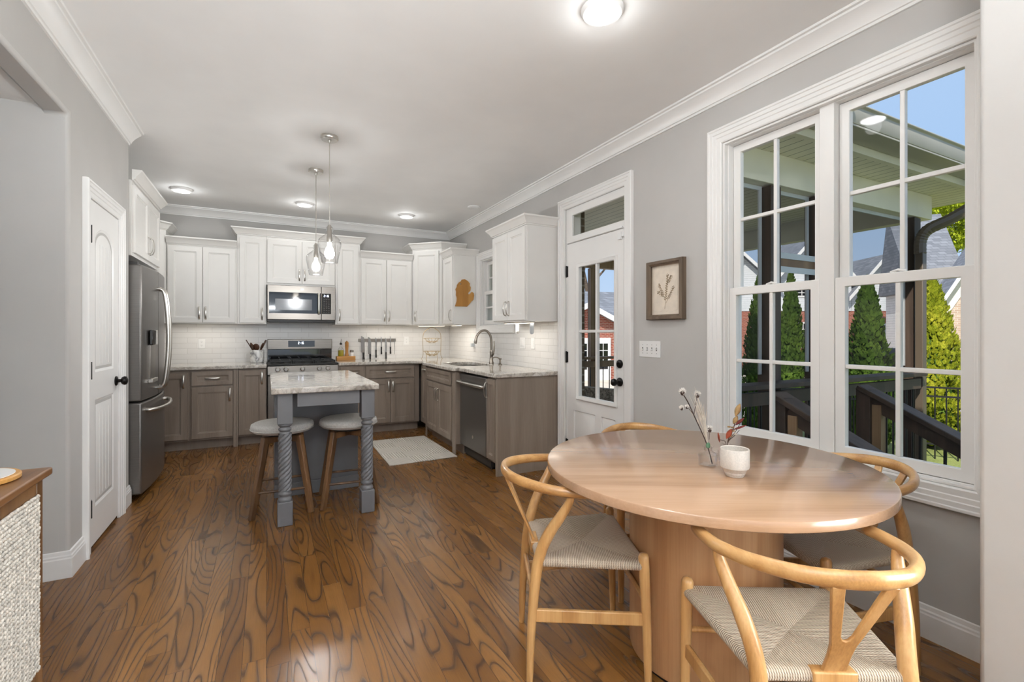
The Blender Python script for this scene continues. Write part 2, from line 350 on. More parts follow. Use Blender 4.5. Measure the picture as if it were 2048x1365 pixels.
class MB:
    def __init__(s, mat=None):
        s.v = []; s.f = []; s.uv = {}; s.m = mat or Matrix.Identity(4)
    def add(s, verts, faces, uvs=None):
        o = len(s.v); s.v += [s.m @ Vector(p) for p in verts]
        for k, f in enumerate(faces):
            if uvs: s.uv[len(s.f)] = uvs[k]
            s.f.append([i+o for i in f])
    def box(s, x0, x1, y0, y1, z0, z1):
        v = [(x, y, z) for z in (z0, z1) for y in (y0, y1) for x in (x0, x1)]
        s.add(v, [(0, 2, 3, 1), (4, 5, 7, 6), (0, 1, 5, 4), (2, 6, 7, 3), (0, 4, 6, 2), (1, 3, 7, 5)]); return s
    def bar(s, a, b, w_, d_, up=(0, 0, 1)):
        """rectangular bar from a to b"""
        a, b = Vector(a), Vector(b); t = (b-a).normalized(); x = t.cross(Vector(up))
        if x.length < 1e-4: x = t.cross(Vector((1, 0, 0)))
        x.normalize(); y = x.cross(t)
        v = [p + x*(i*w_/2) + y*(j*d_/2) for p in (a, b) for i, j in ((-1, -1), (1, -1), (1, 1), (-1, 1))]
        s.add(v, [(3, 2, 1, 0), (4, 5, 6, 7), (0, 1, 5, 4), (1, 2, 6, 5), (2, 3, 7, 6), (3, 0, 4, 7)]); return s
    def taper(s, a, b, w0, w1, up=(0, 0, 1), d0=None, d1=None):
        a, b = Vector(a), Vector(b); t = (b-a).normalized(); x = t.cross(Vector(up))
        if x.length < 1e-4: x = Vector((1, 0, 0))
        x.normalize(); y = x.cross(t)
        v = [p + x*(i*q/2) + y*(j*r/2) for p, q, r in ((a, w0, d0 or w0), (b, w1, d1 or w1)) for i, j in ((-1, -1), (1, -1), (1, 1), (-1, 1))]
        s.add(v, [(3, 2, 1, 0), (4, 5, 6, 7), (0, 1, 5, 4), (1, 2, 6, 5), (2, 3, 7, 6), (3, 0, 4, 7)]); return s
    def tube(s, pts, rad, n=10, up=(0, 0, 1), cap=True, flat=1.0, closed=False):
        P = [Vector(p) for p in pts]; N = len(P)
        rr = rad if isinstance(rad, list) else [rad]*N
        vs = []
        for i in range(N):
            t = (P[(i+1) % N if closed else min(i+1, N-1)] - P[(i-1) % N if closed else max(i-1, 0)]).normalized()
            x = t.cross(Vector(up))
            if x.length < 0.05: x = t.cross(Vector((0.3, 1, 0.1)))
            x.normalize(); y = x.cross(t)
            r = rr[i]; r1, r2 = r if isinstance(r, tuple) else (r, r*flat)
            for k in range(n):
                a = 2*math.pi*k/n; vs.append(P[i] + x*(math.cos(a)*r1) + y*(math.sin(a)*r2))
        fs = []
        for i in range(N if closed else N-1):
            j = (i+1) % N
            for k in range(n):
                l = (k+1) % n; fs.append((i*n+k, i*n+l, j*n+l, j*n+k))
        if cap and not closed: fs.append(tuple(range(n-1, -1, -1))); fs.append(tuple((N-1)*n+k for k in range(n)))
        s.add(vs, fs); return s
    def lathe(s, prof, c=(0, 0, 0), n=24, axis='z', cap=True):
        vs = []; fs = []
        for r, z in prof:
            for k in range(n):
                a = 2*math.pi*k/n; p = (r*math.cos(a), r*math.sin(a), z)
                if axis == 'x': p = (p[2], p[0], p[1])
                if axis == 'y': p = (p[1], p[2], p[0])
                vs.append(Vector(p)+Vector(c))
        for i in range(len(prof)-1):
            for k in range(n):
                l = (k+1) % n; fs.append((i*n+k, i*n+l, (i+1)*n+l, (i+1)*n+k))
        if cap:
            if prof[0][0] > 1e-5: fs.append(tuple(range(n-1, -1, -1)))
            if prof[-1][0] > 1e-5: fs.append(tuple((len(prof)-1)*n+k for k in range(n)))
        s.add(vs, fs); return s
    def ball(s, c, r, n=12, m=8):
        rx, ry, rz = r if isinstance(r, tuple) else (r, r, r)
        vs = []; fs = []
        for i in range(m+1):
            th = math.pi*i/m
            for k in range(n):
                a = 2*math.pi*k/n; vs.append((c[0]+rx*math.sin(th)*math.cos(a), c[1]+ry*math.sin(th)*math.sin(a), c[2]-rz*math.cos(th)))
        for i in range(m):
            for k in range(n):
                l = (k+1) % n; fs.append((i*n+k, i*n+l, (i+1)*n+l, (i+1)*n+k))
        s.add(vs, fs); return s
    def plate(s, outer, holes, z0, z1):
        """flat plate in the local xy plane with holes, between z0 and z1"""
        bm = bmesh.new(); loops = [outer]+list(holes); edges = []; rings = []
        for lp in loops:
            vv = [bm.verts.new((p[0], p[1], 0)) for p in lp]; rings.append(vv)
            edges += [bm.edges.new((vv[i], vv[(i+1) % len(vv)])) for i in range(len(vv))]
        bmesh.ops.triangle_fill(bm, use_beauty=True, use_dissolve=False, edges=edges, normal=(0, 0, 1))
        bm.verts.index_update(); vs = [v.co.copy() for v in bm.verts]; n = len(vs)
        V = [(p.x, p.y, z1) for p in vs]+[(p.x, p.y, z0) for p in vs]; Fc = []
        for f in bm.faces:
            ix = [v.index for v in f.verts]
            if f.normal.z < 0: ix.reverse()
            Fc.append(ix); Fc.append([i+n for i in reversed(ix)])
        k = 0
        for li, lp in enumerate(loops):
            m_ = len(lp); ar = sum(lp[i][0]*lp[(i+1) % m_][1]-lp[(i+1) % m_][0]*lp[i][1] for i in range(m_))
            flip = (ar < 0) != (li > 0)
            for i in range(m_):
                a, b = k+i, k+(i+1) % m_
                q = (a, a+n, b+n, b); Fc.append(q if not flip else tuple(reversed(q)))
            k += m_
        bm.free(); s.add(V, Fc); return s
    def prism(s, poly, z0, z1): return s.plate(poly, [], z0, z1)
    def sweep(s, prof, path, closed=False):
        """mitred moulding: prof = [(out, h)] closed outline; path = 2D points in local xy; out is to the right of travel"""
        P = [Vector((p[0], p[1])) for p in path]; N = len(P); k = len(prof); vs = []
        for i in range(N):
            d0 = (P[i]-P[i-1]) if (i > 0 or closed) else None; d1 = (P[(i+1) % N]-P[i]) if (i < N-1 or closed) else None
            n0 = Vector((d0.y, -d0.x)).normalized() if d0 is not None else None; n1 = Vector((d1.y, -d1.x)).normalized() if d1 is not None else None
            if n0 is None: mt = n1
            elif n1 is None: mt = n0
            else: mt = (n0+n1)/max(1e-6, (1+n0.dot(n1)))
            for o, h in prof: vs.append((P[i].x+mt.x*o, P[i].y+mt.y*o, h))
        fs = []
        for i in range(N if closed else N-1):
            j = (i+1) % N
            for a in range(k):
                b = (a+1) % k; fs.append((i*k+a, i*k+b, j*k+b, j*k+a))
        if not closed: fs.append(tuple(range(k-1, -1, -1))); fs.append(tuple((N-1)*k+a for a in range(k)))
        s.add(vs, fs); return s
    def relief(s, x0, x1, z0, z1, rings, yb):
        """door-like slab in the local xz plane, front towards -y: rings = [(inset, y)] from the rim inwards, yb = back plane"""
        vs = []
        for ins, y in [(0, yb)]+rings: vs += [(x0+ins, y, z0+ins), (x1-ins, y, z0+ins), (x1-ins, y, z1-ins), (x0+ins, y, z1-ins)]
        fs = []
        for i in range(len(rings)):
            for k in range(4):
                l = (k+1) % 4; fs.append((i*4+k, i*4+l, (i+1)*4+l, (i+1)*4+k))
        q = len(rings)*4; fs.append((q, q+1, q+2, q+3)); fs.append((3, 2, 1, 0))
        s.add(vs, fs); return s
    def build(s, name, mat, parent=None, bevel=0.0, smooth=40, seg=2, loc=None, rot=None):
        me = bpy.data.meshes.new(name); me.from_pydata([tuple(p) for p in s.v], [], s.f)
        if s.uv:
            ul = me.uv_layers.new(name='UVMap')
            for pi, uvs in s.uv.items():
                for li, uvc in zip(me.polygons[pi].loop_indices, uvs): ul.data[li].uv = uvc
        me.materials.append(mat if not isinstance(mat, str) else M[mat])
        bm = bmesh.new(); bm.from_mesh(me); bmesh.ops.recalc_face_normals(bm, faces=bm.faces); bm.to_mesh(me); bm.free()
        if smooth:
            me.polygons.foreach_set('use_smooth', [True]*len(me.polygons)); me.set_sharp_from_angle(angle=R(smooth))
        o = bpy.data.objects.new(name, me); COL.objects.link(o)
        if parent is not None: o.parent = parent
        if loc is not None: o.location = loc
        if rot is not None: o.rotation_euler = (0, 0, rot)
        if bevel:
            b = o.modifiers.new('edge', 'BEVEL'); b.width = bevel; b.segments = seg; b.limit_method = 'ANGLE'; b.angle_limit = R(40)
        return o

def tag(o, label, cat, group=None, kind=None):
    o['label'] = label; o['category'] = cat
    if group: o['group'] = group
    if kind: o['kind'] = kind
    return o
def thing(name, label, cat, loc=(0, 0, 0), rot=0.0, group=None):
    o = bpy.data.objects.new(name, None); COL.objects.link(o); o.location = loc; o.rotation_euler = (0, 0, rot); o.empty_display_size = 0.1
    return tag(o, label, cat, group)
def struct(o): o['kind'] = 'structure'; return o
def copy_tree(src, loc, rot, label):
    """a copy of a thing with copies of its parts and their sub-parts"""
    r = src.copy(); COL.objects.link(r); r.location = loc; r.rotation_euler = (0, 0, rot); r['label'] = label
    for ch in list(src.children):
        c = ch.copy(); COL.objects.link(c); c.parent = r
        for g2 in list(ch.children):
            d = g2.copy(); COL.objects.link(d); d.parent = c
    return r
def rect(x0, x1, y0, y1): return [(x0, y0), (x1, y0), (x1, y1), (x0, y1)]

XW, YB, XL, XK, H = 2.43, 6.73, -0.906, -1.59, 2.745
# wall frames: local x along the wall (towards its own right as one faces it), y up, z out of the wall
MR = Matrix(((0, 0, -1, XW), (-1, 0, 0, 0), (0, 1, 0, 0), (0, 0, 0, 1)))      # u = -Y
ML = Matrix(((0, 0, 1, XL), (1, 0, 0, 0), (0, 1, 0, 0), (0, 0, 0, 1)))        # u = +Y
MK = Matrix(((1, 0, 0, 0), (0, 0, -1, YB), (0, 1, 0, 0), (0, 0, 0, 1)))       # u = +X
# ================================================================= the room shell
b = MB().box(-3.2, 2.6, -3.3, 6.9, -0.12, 0.0); struct(b.build('floor', 'floor', smooth=0))
b = MB().box(XK-0.2, 2.6, -3.3, 6.9, H, H+0.12); struct(b.build('ceiling', 'ceil', smooth=0))
b = MB().box(-6.0, 2.95, -6.8, 7.3, 3.0, 3.25)  # unseen roof slab, extended to shade the yard and block sun at the rear
struct(b.build('roof', 'shingle', smooth=0))
WIN = dict(y0=0.80, y1=1.95, z0=0.65, z1=2.40); DR = dict(y0=2.822, y1=3.632, z1=2.385); SK = dict(y0=4.71, y1=5.56, z0=1.355, z1=2.185)
b = MB(MR); b.plate([(-6.9, 0), (3.3, 0), (3.3, 3.0), (-6.9, 3.0)],
    [rect(-WIN['y1'], -WIN['y0'], WIN['z0'], WIN['z1']), rect(-DR['y1'], -DR['y0'], 0.002, DR['z1']), rect(-SK['y1'], -SK['y0'], SK['z0'], SK['z1'])], -0.17, 0)
struct(b.build('wall_right', 'wall', smooth=0))
b = MB().box(XK-0.2, XW, YB, YB+0.17, 0, 3.0); struct(b.build('wall_back', 'wall', smooth=0))
# left wall: pantry block with a wide hall opening before it
b = MB(ML); b.plate([(3.236, 0), (4.43, 0), (4.43, H), (-3.3, H), (-3.3, 2.395), (3.236, 2.395)], [], -0.114, 0)
struct(MB().box(-3.2, -0.95, 3.2357, 3.34, 0, 2.42).build('wall_hall_back', 'wall', smooth=0))
struct(MB().box(XK-0.15, XK, 4.28, YB, 0, H).build('wall_left_kitchen', 'wall', smooth=0)); struct(MB().box(XK, -1.02, 4.28, 4.43, 0, H).build('wall_alcove', 'wall', smooth=0))
b2 = MB(); b2.box(-1.30, -1.13, -3.3, 2.30, 0, H)  # unseen wall added to keep light off the hall wall
o = b.build('wall_left', 'wall', bevel=0.018, seg=3, smooth=30); struct(o)
struct(b2.build('wall_hall_side', 'wall', smooth=0))
b = MB().box(-3.3, -3.2, -3.3, 3.34, 0, H); struct(b.build('wall_hall', 'wall', smooth=0))
b = MB().box(-3.2, -1.02, -3.3, 3.236, 2.42, 2.5); struct(b.build('ceiling_hall', 'ceil', smooth=0))
# rear wall with an unglazed opening added for light, behind the fill lamp
MF = Matrix(((1, 0, 0, 0), (0, 0, 1, -3.12), (0, 1, 0, 0), (0, 0, 0, 1)))
b = MB(MF); b.plate(rect(-3.2, 2.43, 0, H), [rect(-2.1, 1.5, 0.3, 2.5)], -0.15, 0); struct(b.build('wall_rear', 'wall', smooth=0))
# wall end beside the dining window
b = MB().box(1.70, XW, 0.40, 0.5587, 0, H); struct(b.build('wall_end', 'wall', bevel=0.012, seg=3, smooth=30))

# crown moulding: (out, height)
CR = [(0, 0), (0.012, 0), (0.014, 0.012), (0.022, 0.014), (0.026, 0.028), (0.045, 0.052), (0.070, 0.074), (0.078, 0.078), (0.080, 0.088), (0.094, 0.090), (0.096, 0.101), (0, 0.101)]
def crown(name, path, z=H-0.101):
    b = MB(Matrix.Translation((0, 0, z))); b.sweep(CR, path); struct(b.build(name, 'trim', smooth=25))
crown('trim_1', [(XK, YB), (XW, YB), (XW, 0.5587)])
crown('trim_2', [(XL, -3.0), (XL, 4.40)])
BB = [(0, 0), (0.016, 0), (0.016, 0.098), (0.013, 0.104), (0.013, 0.112), (0.009, 0.118), (0.007, 0.134), (0, 0.137)]
def baseb(name, path):
    b = MB(); b.sweep(BB, path); struct(b.build(name, 'trim', smooth=25))
baseb('baseboard_right', [(XW, 2.745), (XW, 0.5587)])
baseb('baseboard_hall', [(-3.2, 3.236), (XL, 3.236), (XL, 3.432)])
baseb('baseboard_left', [(XL, 4.205), (XL, 4.43)])

# casing profile (offset outwards from the opening, thickness) for doors and windows
CAS = [(0, 0), (0, 0.012), (0.006, 0.016), (0.030, 0.016), (0.034, 0.020), (0.052, 0.020), (0.056, 0.025), (0.074, 0.025), (0.078, 0.030), (0.088, 0.030), (0.092, 0.024), (0.092, 0)]
def bx(frame, *a):
    return MB(frame).box(*a)

# ---------------------------------------------------------------- door_1: pantry door
dt = bpy.data.objects.new('door_1', None); COL.objects.link(dt); dt['kind'] = 'structure'; dt['label'] = 'white two-panel pantry door with black hinges beside the refrigerator'
u0, u1, zt = 3.522, 4.112, 2.034
b = MB(ML); b.sweep(CAS, [(u1+0.004, 0), (u1+0.004, zt+0.004), (u0-0.004, zt+0.004), (u0-0.004, 0)][::1]); b.build('casing', 'trim', dt, smooth=25)
arch = lambda a, c, zlo, zs, za, n=14: [(a, zlo), (c, zlo), (c, zs)] + [((a+c)/2+(c-a)/2*math.cos(math.pi*k/n), zs+(za-zs)*math.sin(math.pi*k/n)**1.0) for k in range(1, n)] + [(a, zs)]
def inset(lp, d):
    cx = sum(p[0] for p in lp)/len(lp); cy = (min(p[1] for p in lp)+max(p[1] for p in lp))/2
    hx = max(abs(p[0]-cx) for p in lp); hy = max(abs(p[1]-cy) for p in lp)
    return [(cx+(p[0]-cx)*(hx-d)/hx, cy+(p[1]-cy)*(hy-d)/hy) for p in lp]
pu = arch(u0+0.105, u1-0.105, 1.03, 1.80, 1.90); pl = rect(u0+0.105, u1-0.105, 0.235, 0.865)
b = MB(ML); b.plate(rect(u0, u1, 0.022, zt), [pu, pl], -0.004, 0.006); b.plate(rect(u0, u1, 0.022, zt), [], -0.002, -0.0045)
sl = b.build('slab', 'trim', dt, bevel=0.002)
for lp in (pu, pl):
    b = MB(ML)
    k = len(lp); i1, i2 = inset(lp, 0.022), inset(lp, 0.040)
    vs = [(p[0], p[1], 0.006) for p in lp]+[(p[0], p[1], -0.003) for p in i1]+[(p[0], p[1], 0.003) for p in i2]
    fs = []
    for r_ in range(2):
        for a in range(k): fs.append((r_*k+a, r_*k+(a+1) % k, (r_+1)*k+(a+1) % k, (r_+1)*k+a))
    fs.append(tuple(2*k+a for a in range(k))); b.add(vs, fs)
    xa, xb = min(p[0] for p in i2), max(p[0] for p in i2); za, zb = min(p[1] for p in i2), max(p[1] for p in i2)
    for q in range(1, 5):
        xx = xa+(xb-xa)*q/5; zz = zb-0.03 if lp is pl else 1.80
        b.box(xx-0.003, xx+0.003, za+0.004, zz, 0.003, 0.0045)
    b.build('panel', 'trim', dt, smooth=30)
for z in (1.83, 1.045, 0.25):
    b = MB(ML); b.box(u0-0.004, u0+0.028, z-0.048, z+0.048, 0.006, 0.010); b.lathe([(0.006, z-0.05), (0.006, z+0.05)], (0, 0, 0), 8, 'y') if 0 else None
    b.tube([(u0-0.003, z-0.05, 0.014), (u0-0.003, z+0.05, 0.014)], 0.006, 8, (1, 0, 0)); b.build('hinge', 'bronze', dt)
b = MB(ML); b.lathe([(0.0, 0.006), (0.032, 0.006), (0.032, 0.012), (0.026, 0.016), (0.011, 0.018), (0.011, 0.034), (0.024, 0.040), (0.030, 0.052), (0.027, 0.064), (0.014, 0.070), (0, 0.071)], (u1-0.055, 0.94, 0), 20); b.build('door_knob', 'bronze', dt)

# ---------------------------------------------------------------- door_2: glazed porch door with a transom
dt = bpy.data.objects.new('door_2', None); COL.objects.link(dt); dt['kind'] = 'structure'; dt['label'] = 'white porch door with four panes of glass under a transom'
a0, a1 = -DR['y1'], -DR['y0']       # u range of the opening
b = MB(MR); b.sweep(CAS, [(a1+0.002, 0), (a1+0.002, DR['z1']), (a0-0.002, DR['z1']), (a0-0.002, 0)]); b.build('casing', 'trim', dt, smooth=25)
b = MB(MR); b.plate([(a0, 0.002), (a1, 0.002), (a1, DR['z1']), (a0, DR['z1'])], [rect(a0+0.018, a1-0.018, 0.012, 2.070), rect(a0+0.095, a1-0.012, 2.130, 2.318)], -0.030, -0.004)
b.plate([(a0, 0.002), (a1, 0.002), (a1, DR['z1']), (a0, DR['z1'])], [rect(a0+0.018, a1-0.018, 0.012, 2.070), rect(a0+0.018, a1-0.008, 2.100, 2.372)], -0.15, -0.0305)
b.box(a0+0.03, a1-0.03, 2.072, 2.085, -0.004, 0.008); b.build('jamb', 'trim', dt, bevel=0.003)
b = MB(MR).box(a0+0.093, a1-0.010, 2.128, 2.320, -0.024, -0.019); b.build('transom_pane', 'glass', dt, smooth=0)
s0, s1 = a0+0.021, a1-0.021
g0, g1, gz0, gz1 = -3.445, -2.925, 0.69, 1.862
p1_ = rect(s0+0.10, -3.20, 0.20, 0.575); p2_ = rect(-3.12, s1-0.10, 0.20, 0.575)
b = MB(MR); b.plate(rect(s0, s1, 0.02, 2.066), [rect(g0, g1, gz0, gz1), p1_, p2_], -0.040, -0.004); b.plate(rect(s0+0.02, s1-0.02, 0.1, 0.65), [], -0.036, -0.022)
b.build('slab', 'trim', dt, bevel=0.002)
for pp in (p1_, p2_):
    b = MB(MR @ Matrix(((1, 0, 0, 0), (0, 0, 1, 0), (0, -1, 0, 0), (0, 0, 0, 1)))); xs = [q[0] for q in pp]
    b.relief(xs[0], xs[1], 0.20, 0.575, [(0.0, 0.018), (0.028, 0.006)], 0.021); b.build('panel', 'trim', dt)
b = MB(MR); fr = [(0, -0.004), (0, 0.012), (-0.010, 0.014), (-0.028, 0.006), (-0.028, -0.004)]
b.sweep([(o_, h_) for o_, h_ in [(0.012, -0.004), (0.012, 0.010), (0.004, 0.014), (-0.022, 0.006), (-0.022, -0.03)]], [(g0, gz0), (g1, gz0), (g1, gz1), (g0, gz1)], closed=True); b.build('glazing_bead', 'trim', dt, smooth=25)
b = MB(MR); b.box((g0+g1)/2-0.012, (g0+g1)/2+0.012, gz0, gz1, -0.032, -0.002); b.box(g0, g1, 1.265, 1.289, -0.030, -0.003); b.build('muntin', 'trim', dt, bevel=0.004)
b = MB(MR).box(g0+0.002, g1-0.002, gz0+0.002, gz1-0.002, -0.024, -0.018); b.build('pane', 'glass', dt, smooth=0)
for z in (1.82, 1.045, 0.25):
    b = MB(MR); b.box(s0-0.014, s0+0.012, z-0.048, z+0.048, -0.004, 0.001); b.tube([(s0-0.006, z-0.052, 0.004), (s0-0.006, z+0.052, 0.004)], 0.007, 8, (1, 0, 0)); b.build('hinge', 'bronze', dt)
ku = -2.885
b = MB(MR); b.lathe([(0, -0.004), (0.033, -0.004), (0.033, 0.006), (0.026, 0.010), (0.014, 0.012), (0.014, 0.02), (0, 0.021)], (ku, 1.022, 0), 22); b.box(ku-0.004, ku+0.004, 1.010, 1.034, 0.018, 0.030); b.build('deadbolt', 'bronze', dt)
b = MB(MR); b.lathe([(0, -0.004), (0.034, -0.004), (0.034, 0.004), (0.027, 0.010), (0.011, 0.014), (0.011, 0.036), (0.023, 0.042), (0.029, 0.056), (0.025, 0.070), (0.012, 0.076), (0, 0.077)], (ku, 0.882, 0), 22); b.build('door_knob', 'bronze', dt)
b = MB(MR); b.box(s1-0.055, s1-0.012, 1.985, 2.04, -0.004, 0.014); b.box(s1-0.004, s1+0.02, 2.0, 2.05, 0.004, 0.018); b.build('contact_sensor', 'plate', dt, bevel=0.003)
b = MB(MR); b.box(a0+0.0, a1-0.0, 0.002, 0.02, -0.16, -0.004); b.build('threshold', 'bronze', dt)

# ---------------------------------------------------------------- window_1: double-hung pair; window_2: over the sink
def sash(dt, ua, ub, za, zb, w0, w1, mu=True, st=0.045, rail=0.045):
    b = MB(MR); b.plate(rect(ua, ub, za, zb), [rect(ua+st, ub-st, za+rail, zb-st)], w0, w1); s_ = b.build('sash', 'trim', dt, bevel=0.003)
    ga, gb, gc, gd = ua+st, ub-st, za+rail, zb-st; wm = (w0+w1)/2
    b = MB(MR).box(ga-0.003, gb+0.003, gc-0.003, gd+0.003, wm-0.003, wm+0.003); b.build('pane', 'glass', s_, smooth=0)
    if mu:
        b = MB(MR); b.box((ga+gb)/2-0.010, (ga+gb)/2+0.010, gc, gd, wm-0.013, wm+0.013); b.box(ga, gb, (gc+gd)/2-0.010, (gc+gd)/2+0.010, wm-0.0125, wm+0.0125); b.build('muntin', 'trim', s_, bevel=0.003)
    return s_
def window(name, lab, y0, y1, z0, z1, units, zm, casing=CAS):
    dt = bpy.data.objects.new(name, None); COL.objects.link(dt); dt['kind'] = 'structure'; dt['label'] = lab
    b = MB(MR); b.sweep(casing, [(-y1, z0), (-y0, z0), (-y0, z1), (-y1, z1)], closed=True); b.build('casing', 'trim', dt, smooth=25)
    holes = [rect(-c+0.012, -a-0.012, z0+0.014, z1-0.014) for a, c in units]
    b = MB(MR); b.plate(rect(-y1, -y0, z0, z1), holes, -0.15, -0.030)
    b.plate(rect(-y1, -y0, z0, z1), [rect(-y1+0.012, -y0-0.012, z0+0.012, z1-0.012)], -0.030, 0.0); b.build('frame', 'trim', dt, bevel=0.003)
    for a, c in units:
        sash(dt, -c+0.014, -a-0.014, zm-0.02, z1-0.016, -0.105, -0.072)
        lo = sash(dt, -c+0.014, -a-0.014, z0+0.016, zm+0.02, -0.068, -0.034, rail=0.05)
        b = MB(MR); b.tube([(-(a+c)/2-0.03, zm+0.022, -0.045), (-(a+c)/2, zm+0.030, -0.04), (-(a+c)/2+0.03, zm+0.022, -0.045)], 0.006, 8, (0, 0, 1)); b.build('sash_lock', 'plate', lo)
window('window_1', 'white double-hung window pair beside the dining table', WIN['y0'], WIN['y1'], WIN['z0'], WIN['z1'], [(1.395, 1.945), (0.805, 1.350)], 1.51)
window('window_2', 'small white window over the kitchen sink', SK['y0'], SK['y1'], SK['z0'], SK['z1'], [(4.72, 5.55)], 1.77)

# ---------------------------------------------------------------- tile splash on the two kitchen walls
b = MB(MK); b.plate([(XK, 0.905), (XW-0.01, 0.905), (XW-0.01, 1.368), (0.80, 1.368), (0.80, 1.56), (-0.02, 1.56), (-0.02, 1.368), (XK, 1.368)], [], 0, 0.009)
struct(b.build('wall_back_tile', 'tileb', smooth=0))
b = MB(MR); b.plate([(-YB, 0.905), (-3.757, 0.905), (-3.757, 1.368), (-4.612, 1.368), (-4.612, 1.258), (-5.658, 1.258), (-5.658, 1.368), (-YB, 1.368)], [], 0, 0.009)
struct(b.build('wall_right_tile', 'tiles', smooth=0))
# ================================================================= kitchen cabinets
CC = [(0, 0), (0.008, 0), (0.010, 0.010), (0.018, 0.012), (0.024, 0.026), (0.044, 0.052), (0.056, 0.066), (0.060, 0.068), (0.062, 0.082), (0, 0.082)]
def pull(parent, x, z, y, horiz=False, L=0.135):
    b = MB(); h = L/2
    pts = [(-h, 0), (-h+0.004, -0.018), (-h*0.55, -0.029), (0, -0.033), (h*0.55, -0.029), (h-0.004, -0.018), (h, 0)]
    P = [((x+t, y+d, z) if horiz else (x, y+d, z+t)) for t, d in pts]
    b.tube(catmull(P, 4), (0.0042, 0.0095), 10, (0, 0.2, 1) if horiz else (1, 0, 0)); 
    for t in (-h, h): b.ball((x+t, y-0.002, z) if horiz else (x, y-0.002, z+t), (0.008, 0.004, 0.008), 8, 5)
    return b.build('handle', 'nickel', parent)
def front(root, kind, x0, x1, z0, z1, mat, hd=None, st=None):
    st = st or min(0.056, (x1-x0)*0.26, (z1-z0)*0.28)
    b = MB(); b.relief(x0, x1, z0, z1, [(0.0, -0.017), (0.0025, -0.020), (st, -0.020), (st+0.004, -0.015), (st+0.010, -0.014), (st+0.014, -0.010)], -0.001)
    d = b.build(kind, mat, root, smooth=20)
    if hd: pull(d, hd[1], hd[2], -0.020, hd[0] == 'h')
    return d
def cab(name, label, cat, loc, rot, w_, d_, z0, z1, fronts, mat, crown=None, toe=False, group=None, hollow=False, lip=False, feet=()):
    root = thing(name, label, cat, loc, rot, group)
    b = MB()
    if hollow:
        b.box(0, w_, 0, d_, 0.105, 0.655); b.box(0, w_, 0.075, d_, 0, 0.105); b.box(0, w_, 0, 0.02, 0.655, z1); b.box(0, 0.02, 0.02, d_, 0.655, z1); b.box(w_-0.02, w_, 0.02, d_, 0.655, z1)
    elif toe:
        b.box(0, w_, 0, d_, 0.105, z1); b.box(0.0, w_, 0.075, d_, 0, 0.105)
    elif lip:
        b.box(0, w_, 0, d_, z0+0.02, z1); b.box(0, w_, 0, 0.018, z0, z0+0.02); b.box(0, 0.012, 0.018, d_, z0, z0+0.02); b.box(w_-0.012, w_, 0.018, d_, z0, z0+0.02)
    else: b.box(0, w_, 0, d_, z0, z1)
    b.build('body', mat, root, bevel=0.0015)
    for xa, xb in feet: MB().box(xa, xb, -0.012, 0.0, 0.0, z1-0.005).build('pilaster', mat, root, bevel=0.002)
    for f in fronts: front(root, f[0], f[1], f[2], f[3], f[4], mat, f[5] if len(f) > 5 else None)
    if crown:
        path = ([(0, d_)] if 'l' in crown else []) + [(0, -0.004), (w_, -0.004)] + ([(w_, d_)] if 'r' in crown else [])
        c = MB(Matrix.Translation((0, 0, z1-0.002))); c.sweep(CC, path); c.build('crown_molding', mat, root, smooth=25)
    return root
W_, Gy = 'cabw', 'cabg'
ZU = 1.370
YF = 6.40                                   # face of the wall cabinets on the back wall
dU = YB-YF-0.001
GU = 'white wall cabinets'
# wall cabinets, back wall
w_ = 0.672
cab('upper_cabinet', 'white two-door wall cabinet between the refrigerator corner and the microwave run', 'cabinet', (-0.979, YF, 0), 0, w_, dU, ZU, 2.252,
    [('door', 0.012, 0.333, ZU+0.012, 2.235, ('v', 0.305, 1.49)), ('door', 0.339, 0.655, ZU+0.012, 2.235, ('v', 0.367, 1.49))], W_, 'c', group=GU, lip=True)
cab('upper_cabinet', 'tall narrow white wall cabinet on the refrigerator side of the microwave', 'cabinet', (-0.305, YF, 0), 0, 0.304, dU, ZU, 2.42,
    [('door', 0.025, 0.285, ZU+0.012, 2.385, ('v', 0.258, 1.49))], W_, 'cl', group=GU)
cab('upper_cabinet', 'short white two-door cabinet above the microwave', 'cabinet', (0.0, YF, 0), 0, 0.775, dU, 1.842, 2.42,
    [('door', 0.008, 0.385, 1.866, 2.385, ('v', 0.358, 1.975)), ('door', 0.391, 0.768, 1.866, 2.385, ('v', 0.418, 1.975))], W_, 'c', group=GU)
cab('upper_cabinet', 'tall narrow white wall cabinet on the knife side of the microwave', 'cabinet', (0.776, YF, 0), 0, 0.304, dU, ZU, 2.42,
    [('door', 0.022, 0.280, ZU+0.012, 2.385, ('v', 0.050, 1.49))], W_, 'cr', group=GU)
cab('upper_cabinet', 'white two-door wall cabinet above the magnetic knife strip', 'cabinet', (1.081, YF, 0), 0, 0.69, dU, ZU, 2.252,
    [('door', 0.012, 0.335, ZU+0.012, 2.235, ('v', 0.308, 1.49)), ('door', 0.341, 0.672, ZU+0.012, 2.235, ('v', 0.368, 1.49))], W_, 'c', group=GU, lip=True)
